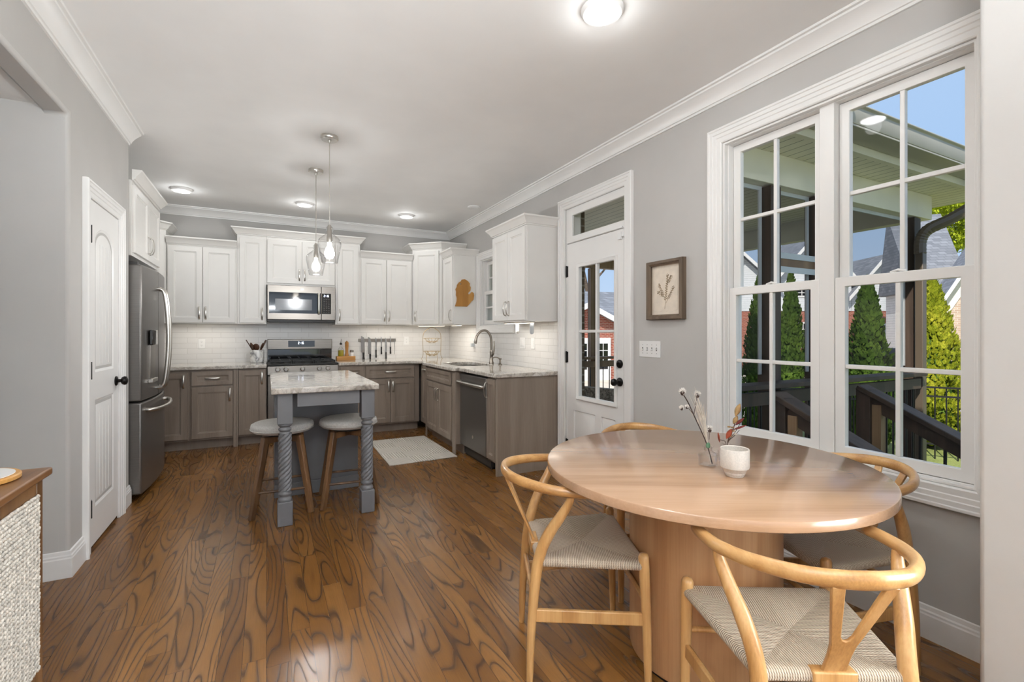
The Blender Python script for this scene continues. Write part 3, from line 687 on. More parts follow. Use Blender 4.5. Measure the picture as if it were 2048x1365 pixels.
# diagonal corner cabinets
def corner(label, pts, z1, mat, door, hside):
    """pts: plan polygon (world), door edge is pts[1]-pts[2]"""
    root = thing('corner_cabinet', label, 'cabinet', (pts[1][0], pts[1][1], 0), 0, 'diagonal corner wall cabinets')
    loc = [(p[0]-pts[1][0], p[1]-pts[1][1]) for p in pts]
    MB().prism(loc, ZU, z1).build('body', mat, root, bevel=0.0015)
    c = MB(Matrix.Translation((0, 0, z1-0.002))); c.sweep(CC, loc[:4]); c.build('crown_molding', mat, root, smooth=25)
    a, b_ = Vector(loc[1]), Vector(loc[2]); L = (b_-a).length; ang = math.atan2(b_.y-a.y, b_.x-a.x)
    fr = Matrix.Rotation(ang, 4, 'Z') @ Matrix.Translation((0, 0, 0))
    m = MB(fr); m.relief(0.035, L-0.035, ZU+0.012, z1-0.03, [(0.0, -0.017), (0.0025, -0.020), (0.056, -0.020), (0.060, -0.015), (0.066, -0.014), (0.070, -0.010)], -0.001)
    d = m.build('door', mat, root, smooth=20)
    if hside is not None:
        xx = 0.062 if hside == 'l' else L-0.062
        b = MB(fr); h = 0.067
        b.tube(catmull([(xx, -0.020+dd, 1.49+t) for t, dd in [(-h, 0), (-h+0.004, -0.018), (-h*0.55, -0.029), (0, -0.033), (h*0.55, -0.029), (h-0.004, -0.018), (h, 0)]], 4), (0.0042, 0.0095), 10, (1, 0, 0)); b.build('handle', 'nickel', d)
corner('tall white diagonal corner cabinet above the wire fruit stand', [(1.775, YB-0.001), (1.775, 6.40), (2.085, 6.09), (XW-0.001, 6.09), (XW-0.001, YB-0.001)], 2.40, W_, True, 'l')
corner('white diagonal corner cabinet half hidden behind the refrigerator', [(XK+0.001, 6.09), (-1.29, 6.09), (-0.984, 6.40), (-0.984, YB-0.001), (XK+0.001, YB-0.001)], 2.40, W_, True, None)
# wall cabinets, window wall: local x runs towards the camera
RR_ = -math.pi/2
cab('upper_cabinet', 'narrow white wall cabinet with a wooden cutting board hung on its side', 'cabinet', (2.10, 6.045, 0), RR_, 0.385, XW-2.10-0.001, ZU, 2.252,
    [('door', 0.02, 0.365, ZU+0.012, 2.235, ('v', 0.335, 1.49))], W_, 'cr', group=GU)
cab('upper_cabinet', 'white two-door wall cabinet between the sink window and the porch door', 'cabinet', (2.10, 4.482, 0), RR_, 0.72, XW-2.10-0.001, ZU, 2.252,
    [('door', 0.014, 0.357, ZU+0.012, 2.235, ('v', 0.328, 1.50)), ('door', 0.363, 0.706, ZU+0.012, 2.235, ('v', 0.392, 1.50))], W_, 'clr', group=GU)
# over the refrigerator: faces +X
cab('upper_cabinet', 'white two-door cabinet above the slate refrigerator', 'cabinet', (-0.895, 4.445, 0), math.pi/2, 0.975, 0.66, 1.842, 2.405,
    [('door', 0.018, 0.485, 1.866, 2.375, ('v', 0.452, 1.99)), ('door', 0.491, 0.957, 1.866, 2.375, ('v', 0.524, 1.99))], W_, 'cr', group=GU)

# base cabinets, back wall (face at y = 6.08)
YBF = 6.095; dB = YB-YBF-0.001; ZB = 0.866; GB = 'taupe base cabinets'
cab('base_cabinet', 'taupe base cabinet with one tall door next to the refrigerator', 'cabinet', (-1.30, YBF, 0), 0, 0.568, dB, 0, ZB,
    [('door', 0.22, 0.552, 0.125, 0.835, ('v', 0.518, 0.745))], Gy, toe=True, group=GB)
cab('base_cabinet', 'taupe base cabinet with a drawer over one door, below the back outlet', 'cabinet', (-0.731, YBF, 0), 0, 0.432, dB, 0, ZB,
    [('drawer', 0.018, 0.40, 0.695, 0.845, ('h', 0.21, 0.772)), ('door', 0.018, 0.40, 0.125, 0.675, ('v', 0.372, 0.585))], Gy, toe=True, group=GB, feet=[(0.405, 0.432)])
cab('base_cabinet', 'narrow taupe base cabinet with one door beside the gas range', 'cabinet', (-0.298, YBF, 0), 0, 0.298, dB, 0, ZB,
    [('door', 0.022, 0.285, 0.125, 0.845, ('v', 0.252, 0.755))], Gy, toe=True, group=GB, feet=[(0.0, 0.018)])
cab('base_cabinet', 'narrow taupe drawer cabinet between the gas range and the double-door base cabinet', 'cabinet', (0.775, YBF, 0), 0, 0.308, dB, 0, ZB,
    [('drawer', 0.02, 0.29, 0.695, 0.845, ('h', 0.155, 0.772)), ('drawer', 0.02, 0.29, 0.42, 0.675, ('h', 0.155, 0.55)), ('drawer', 0.02, 0.29, 0.125, 0.40, ('h', 0.155, 0.27))], Gy, toe=True, group=GB)
cab('base_cabinet', 'taupe base cabinet with a wide drawer over two doors below the knives', 'cabinet', (1.084, YBF, 0), 0, 0.694, dB, 0, ZB,
    [('drawer', 0.012, 0.625, 0.695, 0.845, ('h', 0.318, 0.772)), ('door', 0.012, 0.315, 0.125, 0.675, ('v', 0.290, 0.585)), ('door', 0.321, 0.625, 0.125, 0.675, ('v', 0.346, 0.585))], Gy, toe=True, group=GB)
# base cabinets, window wall
XF = 1.80; dR = XW-XF-0.001
cab('base_cabinet', 'narrow taupe cabinet door at the inner corner beside the sink cabinet', 'cabinet', (XF, 6.09, 0), RR_, 0.405, dR, 0, ZB,
    [('door', 0.10, 0.385, 0.125, 0.845, ('h', 0.24, 0.80))], Gy, toe=True, group=GB)
cab('sink_cabinet', 'taupe sink base with a false drawer over two doors', 'cabinet', (XF-0.05, 5.684, 0), RR_, 1.034, dR+0.05, 0, ZB,
    [('drawer', 0.05, 0.91, 0.705, 0.845), ('door', 0.05, 0.477, 0.125, 0.685, ('v', 0.448, 0.565)), ('door', 0.483, 0.91, 0.125, 0.685, ('v', 0.512, 0.565))], Gy, toe=True, group=GB, hollow=True, feet=[(0.0, 0.04), (0.95, 1.034)])
cab('base_cabinet', 'narrow taupe end cabinet between the dishwasher and the porch door', 'cabinet', (XF, 3.965, 0), RR_, 0.208, dR, 0, ZB,
    [('door', 0.012, 0.185, 0.125, 0.845, ('v', 0.028, 0.745))], Gy, toe=True, group=GB, feet=[(0.188, 0.208)])
# end panel runs to the floor
MB().box(0.19, 0.2085, 0.0, dR, 0, ZB).build('end_panel', Gy, [o for o in bpy.data.objects if o.get('label', '').startswith('narrow taupe end cabinet')][0], bevel=0.001)

# ---------------------------------------------------------------- worktops
def top(name, label, outer, holes, z0=0.867, z1=0.905, bev=0.008):
    cx, cy = outer[0]; b = MB(); f = lambda lp: [(p[0]-cx, p[1]-cy) for p in lp]
    b.plate(f(outer), [f(h) for h in holes], z0, z1); return tag(b.build(name, 'granite', None, bevel=bev, seg=3, loc=(cx, cy, 0)), label, 'countertop')
top('countertop', 'white veined granite worktop between the refrigerator and the gas range', rect(XK+0.001, 0.003, 6.055, YB-0.010), [])
sk_ = [(1.86+0.42*(0.5+0.5*math.copysign(abs(math.cos(t))**0.45, math.cos(t))), 5.13+0.36*math.copysign(abs(math.sin(t))**0.35, math.sin(t))) for t in [2*math.pi*k/32 for k in range(32)]]
top('countertop', 'white veined L-shaped granite worktop around the sink', [(0.772, 6.055), (1.66, 6.055), (1.765, 5.95), (1.765, 5.76), (1.70, 5.70), (1.70, 4.66), (1.765, 4.60), (1.765, 3.735), (XW-0.010, 3.735), (XW-0.010, YB-0.010), (0.772, YB-0.010)], [sk_])
# sink bowl
root = thing('sink', 'stainless undermount sink bowl in the granite below the faucet', 'sink', (2.07, 5.13, 0))
sl_ = [(p[0]-2.07, p[1]-5.13) for p in sk_]
b = MB(); k = len(sl_); vs = []; fs = []
for sc, z in ((1.04, 0.866), (1.01, 0.8655), (0.985, 0.72), (0.9, 0.69), (0.15, 0.685)): vs += [(p[0]*sc, p[1]*sc, z) for p in sl_]
for i in range(4):
    for a in range(k): fs.append((i*k+a, i*k+(a+1) % k, (i+1)*k+(a+1) % k, (i+1)*k+a))
b.add(vs, fs); b.build('bowl', 'steel', root)
MB().lathe([(0.0, 0.686), (0.045, 0.688), (0.045, 0.684), (0, 0.683)], n=18).build('drain', 'nickel', root)
# faucet
root = thing('faucet', 'tall curved brushed nickel faucet behind the sink', 'faucet', (2.315, 5.00, 0.905))
MB().lathe([(0.030, 0), (0.030, 0.012), (0.022, 0.03), (0.018, 0.10), (0.0205, 0.13), (0.016, 0.16)], n=18).build('base', 'faucet', root)
b = MB(); b.tube(catmull([(0, 0, 0.15), (0.0, 0, 0.26), (-0.015, 0.005, 0.335), (-0.06, 0.02, 0.385), (-0.12, 0.035, 0.375), (-0.160, 0.045, 0.325), (-0.172, 0.048, 0.285)], 6), [0.0135]*30+[0.015]*7, 12, (0, 1, 0)); b.build('spout', 'faucet', root)
b = MB(); b.tube([(-0.170, 0.0475, 0.295), (-0.178, 0.050, 0.262), (-0.183, 0.0515, 0.235)], [0.0155, 0.020, 0.017], 14, (0, 1, 0)); b.build('spray_head', 'faucet', root)
b = MB(); b.tube(catmull([(0.0, -0.015, 0.09), (0.005, -0.05, 0.13), (0.01, -0.055, 0.20), (0.012, -0.05, 0.265)], 5), [0.012]*5+[0.0085]*6+[0.007]*5, 10); b.build('lever', 'faucet', root)
root = thing('soap_dispenser', 'short nickel soap dispenser pump next to the faucet', 'soap dispenser', (2.33, 4.80, 0.905))
MB().lathe([(0.022, 0), (0.022, 0.008), (0.012, 0.014), (0.010, 0.055), (0.016, 0.060), (0.016, 0.074), (0, 0.076)], n=14).build('base', 'faucet', root)
b = MB(); b.tube(catmull([(0, 0, 0.066), (-0.03, 0.03, 0.085), (-0.055, 0.06, 0.08), (-0.062, 0.07, 0.06)], 5), 0.006, 8); b.build('spout', 'faucet', root)

# ---------------------------------------------------------------- refrigerator (faces +X)
Y0, FW = 4.452, 0.905
root = thing('refrigerator', 'slate french-door refrigerator with bottom freezer beside the pantry door', 'refrigerator', (-0.93, Y0, 0), math.pi/2)
# local: x along +Y, front towards -y
MB().box(0.005, FW-0.005, 0.012, 0.64, 0.012, 1.765).build('body', 'dkcase', root, bevel=0.004)
def bow(x0, x1, z0, z1, dep=0.028, th=0.095):
    n = 12; cx = FW/2; pts = []
    for i in range(n+1):
        x = x0+(x1-x0)*i/n; pts.append((x, -th-dep*(1-((x-cx)/(FW/2))**2)))
    poly = pts+[(x1, 0.008), (x0, 0.008)]
    b = MB(); b.plate(poly[::-1], [], z0, z1); return b
hole_d = bow(0.0, FW/2-0.002, 0.748, 1.778)
d1 = hole_d.build('door', 'slate', root, bevel=0.012, seg=3, smooth=30)
d2 = bow(FW/2+0.002, FW, 0.748, 1.778).build('door', 'slate', root, bevel=0.012, seg=3, smooth=30)
d3 = bow(0.0, FW, 0.045, 0.735).build('freezer_drawer', 'slate', root, bevel=0.012, seg=3, smooth=30)
for xx, par in ((FW/2-0.042, d1), (FW/2+0.042, d2)):
    b = MB(); b.tube(catmull([(xx, -0.115, 1.63), (xx, -0.165, 1.61), (xx, -0.188, 1.45), (xx, -0.198, 1.22), (xx, -0.188, 0.99), (xx, -0.165, 0.83), (xx, -0.115, 0.81)], 6), (0.016, 0.012) if 0 else 0.0145, 10, (1, 0, 0)); b.build('handle', 'nickel', par)
b = MB(); b.tube(catmull([(0.10, -0.09, 0.672), (0.105, -0.145, 0.668), (0.25, -0.178, 0.662), (FW/2, -0.192, 0.660), (FW-0.25, -0.178, 0.662), (FW-0.105, -0.145, 0.668), (FW-0.10, -0.09, 0.672)], 6), 0.0155, 10); b.build('handle', 'nickel', d3)
yd = -0.1195
b = MB(); b.box(0.135, 0.335, yd-0.022, yd, 1.17, 1.285); b.build('dispenser_panel', 'blackgl', d1, bevel=0.004)
b = MB(); b.box(0.145, 0.33, yd-0.006, yd+0.012, 0.90, 1.168); b.build('dispenser_recess', 'steel', d1, bevel=0.003)
b = MB(); b.box(0.140, 0.335, yd-0.022, yd+0.01, 0.872, 0.902); b.build('dispenser_tray', 'nickel', d1, bevel=0.003)
for xx in (0.035, FW-0.035): MB().box(xx-0.028, xx+0.028, -0.07, 0.02, 1.768, 1.80).build('hinge_cover', 'dkcase', root, bevel=0.004)
MB().box(0.02, FW-0.02, 0.0, 0.6, 0.0, 0.043).build('base_grille', 'iron', root)

# ---------------------------------------------------------------- gas range
root = thing('gas_range', 'stainless gas range with black cooktop under the microwave', 'range', (0.009, 6.065, 0))
rw = 0.757
MB().box(0, rw, 0.03, 0.645, 0.02, 0.885).build('body', 'dkcase', root, bevel=0.003)
od = MB().box(0.004, rw-0.004, -0.012, 0.029, 0.22, 0.775).build('oven_door', 'steel', root, bevel=0.005)
MB().box(0.10, rw-0.10, -0.0155, -0.012, 0.33, 0.64).build('door_glass', 'blackgl', od)
b = MB(); b.tube(catmull([(0.06, -0.012, 0.725), (0.062, -0.055, 0.725), (rw/2, -0.062, 0.725), (rw-0.062, -0.055, 0.725), (rw-0.06, -0.012, 0.725)], 4), 0.012, 10); b.build('handle', 'nickel', od)
MB().box(0.004, rw-0.004, -0.006, 0.029, 0.06, 0.21).build('storage_drawer', 'steel', root, bevel=0.005)
pn = MB(); pn.m = Matrix(((0, 0, 1, 0), (1, 0, 0, 0), (0, 1, 0, 0), (0, 0, 0, 1))); pn.plate([(-0.035, 0.785), (0.03, 0.785), (0.03, 0.884), (-0.028, 0.884)], [], 0, rw)
pn = pn.build('control_panel', 'steel', root, bevel=0.004)
for q in (0.105, 0.19, 0.365, 0.545, 0.640):
    b = MB(); b.lathe([(0.0, 0.0), (0.027, 0.0), (0.027, -0.006), (0.024, -0.008), (0.021, -0.028), (0.018, -0.032), (0, -0.032)], (q, -0.032, 0.846), 18, 'y')
    b.v = [Vector((q+(p.x-q), p.y, p.z)) for p in b.v]; b.box(q-0.004, q+0.004, -0.070, -0.062, 0.827, 0.866); b.build('knob', 'nickel', pn)
ck = MB(); ck.box(-0.002, rw+0.002, -0.030, 0.60, 0.885, 0.906); ck = ck.build('cooktop', 'iron', root, bevel=0.006)
for q in range(3):
    x0 = 0.025+q*0.2375; x1 = x0+0.230; b = MB()
    for xx in (x0, x1-0.014): b.box(xx, xx+0.014, 0.02, 0.56, 0.925, 0.940)
    for yy in (0.02, 0.28, 0.546): b.box(x0+0.014, x1-0.014, yy, yy+0.014, 0.925, 0.940)
    b.box((x0+x1)/2-0.006, (x0+x1)/2+0.006, 0.034, 0.546, 0.926, 0.939)
    for xx in (x0, x1-0.014):
        for yy in (0.02, 0.546): b.box(xx, xx+0.014, yy, yy+0.014, 0.898, 0.925)
    b.build('grate', 'iron', root, bevel=0.002)
for xx, yy in ((0.14, 0.15), (0.14, 0.43), (0.378, 0.29), (0.617, 0.15), (0.617, 0.43)):
    MB().lathe([(0.048, 0.898), (0.048, 0.908), (0.036, 0.910), (0.036, 0.918), (0, 0.919)], (xx, yy, 0), 18).build('burner', 'iron', root)
MB().box(0.003, rw-0.003, 0.601, 0.645, 0.886, 1.062).build('riser', 'blackgl', root)
bg_ = MB().box(0.0, rw, 0.575, 0.645, 1.055, 1.185).build('backguard', 'steel', root, bevel=0.006)
MB().box(0.235, 0.545, 0.571, 0.575, 1.085, 1.165).build('display_panel', 'blackgl', bg_, bevel=0.001)
SEG = {'2': 'abged', '1': 'bc', '6': 'afgedc'}
def text(name, body, parent, loc, size, mat):
    """lit seven-segment figures"""
    b = MB(Matrix.Translation(loc)); h = size/2; w_ = size*0.46; t = size*0.11; n = len(body); x = -sum((w_+t*2 if c != ':' else t*3) for c in body)/2
    for c in body:
        if c == ':':
            for z in (-h*0.4, h*0.4): b.box(x+t, x+2*t, -0.0012, 0, z-t/2, z+t/2)
            x += t*3; continue
        for sg in SEG[c]:
            if sg in 'agd': z = {'a': h-t/2, 'g': 0, 'd': -h+t/2}[sg]; b.box(x+t*0.6, x+w_-t*0.6, -0.0012, 0, z-t/2, z+t/2)
            else:
                xa = x if sg in 'ef' else x+w_-t; za, zb = (t*0.2, h-t*0.6) if sg in 'bf' else (-h+t*0.6, -t*0.2); b.box(xa, xa+t, -0.0012, 0, za, zb)
        x += w_+t*2
    return b.build(name, mat, parent, smooth=0)
text('clock_digits', '2:16', bg_, (0.385, 0.570, 1.136), 0.030, 'digits')

# ---------------------------------------------------------------- microwave
root = thing('microwave', 'stainless over-the-range microwave with a black glass door', 'microwave', (0.004, 6.33, 0))
mw = 0.766; z0, z1 = 1.405, 1.838
MB().box(0, mw, 0.02, 0.39, z0, z1).build('body', 'dkcase', root, bevel=0.003)
dd_ = MB().box(0.004, 0.598, -0.016, 0.02, z0+0.02, z1-0.002).build('door', 'steel', root, bevel=0.004)
MB().box(0.022, 0.592, -0.019, -0.016, z0+0.095, z1-0.085).build('door_glass', 'blackgl', dd_, bevel=0.001)
MB().box(0.088, 0.492, -0.0205, -0.019, z0+0.135, z1-0.165).build('viewing_window', 'micwin', dd_)
b = MB(); b.tube(catmull([(0.568, -0.018, z1-0.095), (0.568, -0.05, z1-0.10), (0.568, -0.055, (z0+z1)/2), (0.568, -0.05, z0+0.105), (0.568, -0.018, z0+0.10)], 4), (0.012, 0.009) if 0 else 0.012, 10, (1, 0, 0)); b.build('handle', 'nickel', dd_)
cp = MB().box(0.601, mw-0.003, -0.016, 0.02, z0+0.02, z1-0.002).build('control_panel', 'steel', root, bevel=0.004)
kp = MB().box(0.606, 0.712, -0.019, -0.016, z0+0.095, z1-0.085).build('keypad', 'blackgl', cp, bevel=0.001)
text('clock_digits', '2:16', cp, (0.66, -0.0205, z1-0.115), 0.026, 'digits')
b = MB()
for r_ in range(7):
    for c_ in range(3): b.box(0.624+c_*0.027, 0.640+c_*0.027, -0.0198, -0.019, z0+0.112+r_*0.026, z0+0.118+r_*0.026)
b.build('key_marking', 'dot', cp)
MB().box(0.02, mw-0.02, 0.0, 0.30, z0-0.012, z0+0.0).build('vent_plate', 'iron', root)
b = MB(); b.box(0.367, 0.399, -0.0185, -0.016, z1-0.052, z1-0.036); b.build('badge', 'nickel', dd_)

# ---------------------------------------------------------------- dishwasher (faces -X)
root = thing('dishwasher', 'slate dishwasher built in between the sink base and the end cabinet', 'dishwasher', (XF-0.012, 4.642, 0), RR_)
dw = 0.668
MB().box(0.004, dw-0.004, 0.05, 0.58, 0.02, 0.862).build('body', 'dkcase', root)
d = MB().box(0.006, dw-0.006, 0.0, 0.049, 0.115, 0.845).build('door', 'slate', root, bevel=0.006)
MB().box(0.006, dw-0.006, 0.06, 0.10, 0.0, 0.10).build('kick_plate', 'iron', root)
b = MB(); b.tube(catmull([(0.045, 0.0, 0.765), (0.047, -0.04, 0.765), (dw/2, -0.052, 0.765), (dw-0.047, -0.04, 0.765), (dw-0.045, 0.0, 0.765)], 5), 0.0155, 10); b.build('handle', 'nickel', d)
b = MB(); b.lathe([(0.0, 0.0), (0.017, 0.0), (0.017, -0.002), (0.013, -0.0035), (0, -0.0035)], (dw*0.52, 0, 0.245), 18, 'y'); b.build('badge', 'nickel', d)

# ---------------------------------------------------------------- island
root = thing('kitchen_island', 'small blue-grey island with rope-twist legs and a granite top', 'island', (0.36, 4.06, 0))
X0, X1 = 0.025-0.36, 0.70-0.36; YA, YB2 = 3.372-4.06, 4.76-4.06
tp = MB(); tp.plate(rect(X0, X1, YA, YB2), [], 0.868, 0.907); tp.build('granite_top', 'granite', root, bevel=0.008, seg=3)
MB().box(X0+0.03, X1-0.03, 0.0, 0.655, 0, 0.867).build('body', 'isl', root, bevel=0.003)
b = MB(); b.box(X0+0.026, X1-0.026, -0.014, 0.0, 0, 0.10); b.build('plinth', 'isl', root, bevel=0.003)
b = MB(); b.box(X0+0.155, X1-0.125, -0.642, -0.620, 0.775, 0.867); b.build('apron', 'isl', root, bevel=0.002)
for xa in (X0+0.05, X1-0.085): MB().box(xa, xa+0.022, -0.55, 0.0, 0.775, 0.867).build('apron', 'isl', root, bevel=0.002)
for lx in (X0+0.083, X1-0.066):
    ly = -0.588; hw = 0.0455
    b = MB(); b.box(lx-hw, lx+hw, ly-hw, ly+hw, 0.665, 0.867)
    lg = b.build('leg', 'isl', root, bevel=0.004)
    MB().box(lx-hw, lx+hw, ly-hw, ly+hw, 0.0, 0.155).build('foot_block', 'isl', lg, bevel=0.004)
    b = MB(); b.lathe([(0.040, 0.155), (0.043, 0.165), (0.040, 0.178), (0.033, 0.183), (0.032, 0.190), (0.041, 0.200), (0.041, 0.212), (0.034, 0.218), (0.034, 0.226)], (lx, ly, 0), 24)
    b.lathe([(0.034, 0.600), (0.034, 0.608), (0.030, 0.612), (0.039, 0.622), (0.040, 0.632), (0.032, 0.638), (0.031, 0.644), (0.041, 0.652), (0.043, 0.660), (0.040, 0.665)], (lx, ly, 0), 24)
    n, mz = 48, 130; vs = []; fs = []
    for i in range(mz+1):
        z = 0.226+(0.600-0.226)*i/mz
        for k in range(n):
            a = 2*math.pi*k/n; r_ = 0.0315+0.0105*abs(math.cos(3*a - z*100))**0.7
            vs.append((lx+r_*math.cos(a), ly+r_*math.sin(a), z))
    for i in range(mz):
        for k in range(n): fs.append((i*n+k, i*n+(k+1) % n, (i+1)*n+(k+1) % n, (i+1)*n+k))
    b.add(vs, fs); b.build('twisted_turning', 'isl', lg, smooth=60)
# ================================================================= stools
def make_stool():
    root = thing('counter_stool', '', 'stool', (0, 0, 0), 0, 'swivel stools at the island')
    MB().lathe([(0.0, 0.553), (0.165, 0.553), (0.190, 0.560), (0.205, 0.575), (0.209, 0.595), (0.204, 0.612), (0.185, 0.622), (0.10, 0.629), (0, 0.631)], n=40).build('seat', 'linen', root, smooth=60)
    b = MB(); b.tube([(0.2095*math.cos(2*math.pi*k/40), 0.2095*math.sin(2*math.pi*k/40), 0.580) for k in range(40)], 0.003, 6, closed=True); b.build('piping', 'linen', bpy.data.objects[root.children[0].name])
    MB().lathe([(0.12, 0.535), (0.12, 0.5525), (0, 0.5525)], n=24).build('swivel_plate', 'iron', root)
    b = MB()
    for a in (45, 135):
        c, s_ = math.cos(R(a)), math.sin(R(a)); b.bar((-0.155*c, -0.155*s_, 0.512), (0.155*c, 0.155*s_, 0.512), 0.036, 0.046 if a == 45 else 0.0455)
    b.build('seat_frame', 'stool', root, bevel=0.003)
    tp, ft = 0.150, 0.263
    for k in range(4):
        a = R(45+90*k); c, s_ = math.cos(a), math.sin(a)
        b = MB(); b.taper((tp*c, tp*s_, 0.535), (ft*c, ft*s_, 0.0), 0.046, 0.034, (-s_, c, 0), 0.036, 0.030); b.build('leg', 'stool', root, bevel=0.004)
    for k in range(4):
        z = 0.17 if k % 2 == 0 else 0.235; r_ = ft-(ft-tp)*z/0.535
        a0, a1 = R(45+90*k), R(135+90*k)
        b = MB(); b.tube([(r_*math.cos(a0), r_*math.sin(a0), z), (r_*math.cos(a1), r_*math.sin(a1), z)], 0.0085, 10); b.build('rung', 'stool', root)
    return root
st = make_stool(); st.location = (0.105, 3.815, 0); st.rotation_euler.z = R(-3)
st['label'] = 'round grey-cushioned wooden stool tucked in on the refrigerator side of the island'
copy_tree(st, (0.555, 3.785, 0), R(-4), 'round grey-cushioned wooden stool tucked in on the dishwasher side of the island')

# ================================================================= dining table
TX, TY, TZ = 1.534, 1.326, 0.755
root = thing('dining_table', 'round light oak pedestal dining table by the window', 'table', (TX, TY, 0))
MB().lathe([(0, TZ-0.036), (0.600, TZ-0.036), (0.609, TZ-0.033), (0.612, TZ-0.030), (0.612, TZ-0.006), (0.610, TZ-0.002), (0.606, TZ), (0, TZ)], n=96).build('tabletop', 'table', root, smooth=30, rot=R(-28))
MB().lathe([(0.277, 0.02), (0.280, 0.03), (0.280, TZ-0.036)], n=64, cap=True).build('pedestal', 'tablez', root, smooth=40)
MB().lathe([(0.262, 0.0), (0.262, 0.02)], n=48).build('plinth', 'iron', root)

# ================================================================= wishbone chairs (local x = front)
def make_chair():
    root = thing('dining_chair', '', 'chair', (0, 0, 0), 0, 'wishbone chairs around the table')
    # woven seat: four triangles of cord, each wrapped over its own rail
    cor = [(0.203, 0.226), (-0.160, 0.172), (-0.160, -0.172), (0.203, -0.226)]; zc, cen = 0.430, (0.025, 0, 0.414)
    b = MB(); rr = 0.0165; nn = 10
    for i in range(4):
        p, q = Vector(cor[i]+(0,)), Vector(cor[(i+1) % 4]+(0,)); d = (q-p).normalized(); L = (q-p).length; out = Vector((-d.y, d.x, 0)) if (Vector((-d.y, d.x, 0)).dot((p+q)/2) > 0) else Vector((d.y, -d.x, 0))
        rows = []
        for k in range(7):
            th = math.pi*(1-k/6)
            rows.append([(p+(q-p)*(j/nn)+out*(rr*math.sin(th)))+Vector((0, 0, zc+rr*math.cos(th))) for j in range(nn+1)])
        C = Vector(cen)
        for k in range(1, 9):
            t = k/8; ridge = 0.0065 if i % 2 else 0.004
            rows.append([(p+(q-p)*(j/nn))*(1-t)+Vector((C.x, C.y, 0))*t+Vector((0, 0, (zc+rr)*(1-t)**1.3+(C.z+0.012)*(1-(1-t)**1.3)+ridge*math.sin(math.pi*t)*(1-abs(j/nn*2-1)))) for j in range(nn+1)])
        vs = [v for r_ in rows for v in r_]; fs = []; uv = []; n1 = nn+1
        V = lambda k, j: k*0.0086 if k <= 6 else 0.052+(k-6)*L*0.06
        def UVf(k, j):
            w = rows[k][j]; return (d.dot(w-p)+0.01+i*0.7, V(k, j))
        for k in range(len(rows)-1):
            for j in range(nn):
                fs.append((k*n1+j, k*n1+j+1, (k+1)*n1+j+1, (k+1)*n1+j)); uv.append([UVf(k, j), UVf(k, j+1), UVf(k+1, j+1), UVf(k+1, j)])
        b.add(vs, fs, uv)
    b.build('seat', 'cord', root, smooth=30)
    for s_ in (1, -1):
        b = MB(); b.tube([(0.220, 0.231*s_, 0), (0.215, 0.229*s_, 0.2), (0.206, 0.227*s_, 0.42), (0.204, 0.226*s_, 0.462), (0.204, 0.226*s_, 0.472), (0.204, 0.226*s_, 0.476)], [0.0125, 0.0165, 0.019, 0.0185, 0.014, 0.0], 16, (1, 0, 0)); b.build('leg', 'oak', root, smooth=60)
        pts = [(-0.199, 0.180*s_, 0), (-0.192, 0.178*s_, 0.2), (-0.176, 0.176*s_, 0.38), (-0.158, 0.180*s_, 0.47), (-0.128, 0.196*s_, 0.545), (-0.088, 0.217*s_, 0.615), (-0.064, 0.229*s_, 0.662), (-0.058, 0.232*s_, 0.690)]
        P = catmull(pts, 5); rad = [0.012+0.0085*min(1, i/10) for i in range(len(P))]
        for i in range(len(P)):
            if i > 20: rad[i] = 0.0205-0.0085*(i-20)/(len(P)-21)
        b = MB(); b.tube(P, rad, 16, (1, 0, 0)); b.build('leg', 'oak', root, smooth=60)
        b = MB(); b.bar((0.213, 0.229*s_, 0.240), (-0.188, 0.178*s_, 0.240), 0.016, 0.046); b.build('side_stretcher', 'oak', root, bevel=0.004)
    b = MB(); b.tube([(0.210, -0.227, 0.305), (0.210, 0.227, 0.305)], 0.010, 10); b.build('front_stretcher', 'oak', root)
    b = MB(); b.tube([(-0.184, -0.177, 0.30), (-0.184, 0.177, 0.30)], 0.010, 10); b.build('back_stretcher', 'oak', root)
    MB().box(-0.182, -0.150, -0.052, 0.052, 0.405, 0.4485).build('seat_back_rail', 'oak', root, bevel=0.004)
    half = [(0.080, 0.243, 0.690), (0.02, 0.247, 0.694), (-0.075, 0.236, 0.700), (-0.165, 0.198, 0.708), (-0.245, 0.125, 0.717), (-0.280, 0.045, 0.722)]
    P = catmull(half+[(x, -y, z) for x, y, z in half[::-1]], 6); n = len(P); rad = []
    for i in range(n):
        t = abs(i/(n-1)*2-1); e_ = min(1.0, min(i, n-1-i)/2.0); k = max(0.0, 1-t/0.75)
        rad.append(((0.0165-0.003*k)*(0.25+0.75*e_), (0.0165+0.0050*k)*(0.25+0.75*e_)))
    b = MB(); b.tube(P, rad, 18); b.build('top_rail', 'oakr', root, smooth=70)
    # forked back splat, a leaning plate
    tilt = lambda z: -0.166-(z-0.44)*0.425
    outl = [(0.028, 0.440), (0.0275, 0.50), (0.031, 0.54), (0.072, 0.706), (0.043, 0.708), (0.014, 0.560), (0.007, 0.548), (0.0, 0.545)]
    yz = outl+[(-y, z) for y, z in outl[-2::-1]]
    bm_ = MB(Matrix(((0, 0, 1, 0), (1, 0, 0, 0), (0, 1, 0, 0), (0, 0, 0, 1)))); bm_.plate(yz, [], -0.0055, 0.0055)
    bm_.v = [Vector((p.x+tilt(p.z), p.y, p.z)) for p in bm_.v]
    bm_.build('splat', 'oak', root, bevel=0.003)
    return root
ch = make_chair(); ch.location = (1.100, 1.580, 0); ch.rotation_euler.z = R(-23.8)
ch['label'] = 'blond wishbone chair on the kitchen side of the table, woven seat in full view'
copy_tree(ch, (1.298, 0.809, 0), R(60.3), 'blond wishbone chair pulled up nearest the viewer, its forked back towards us')
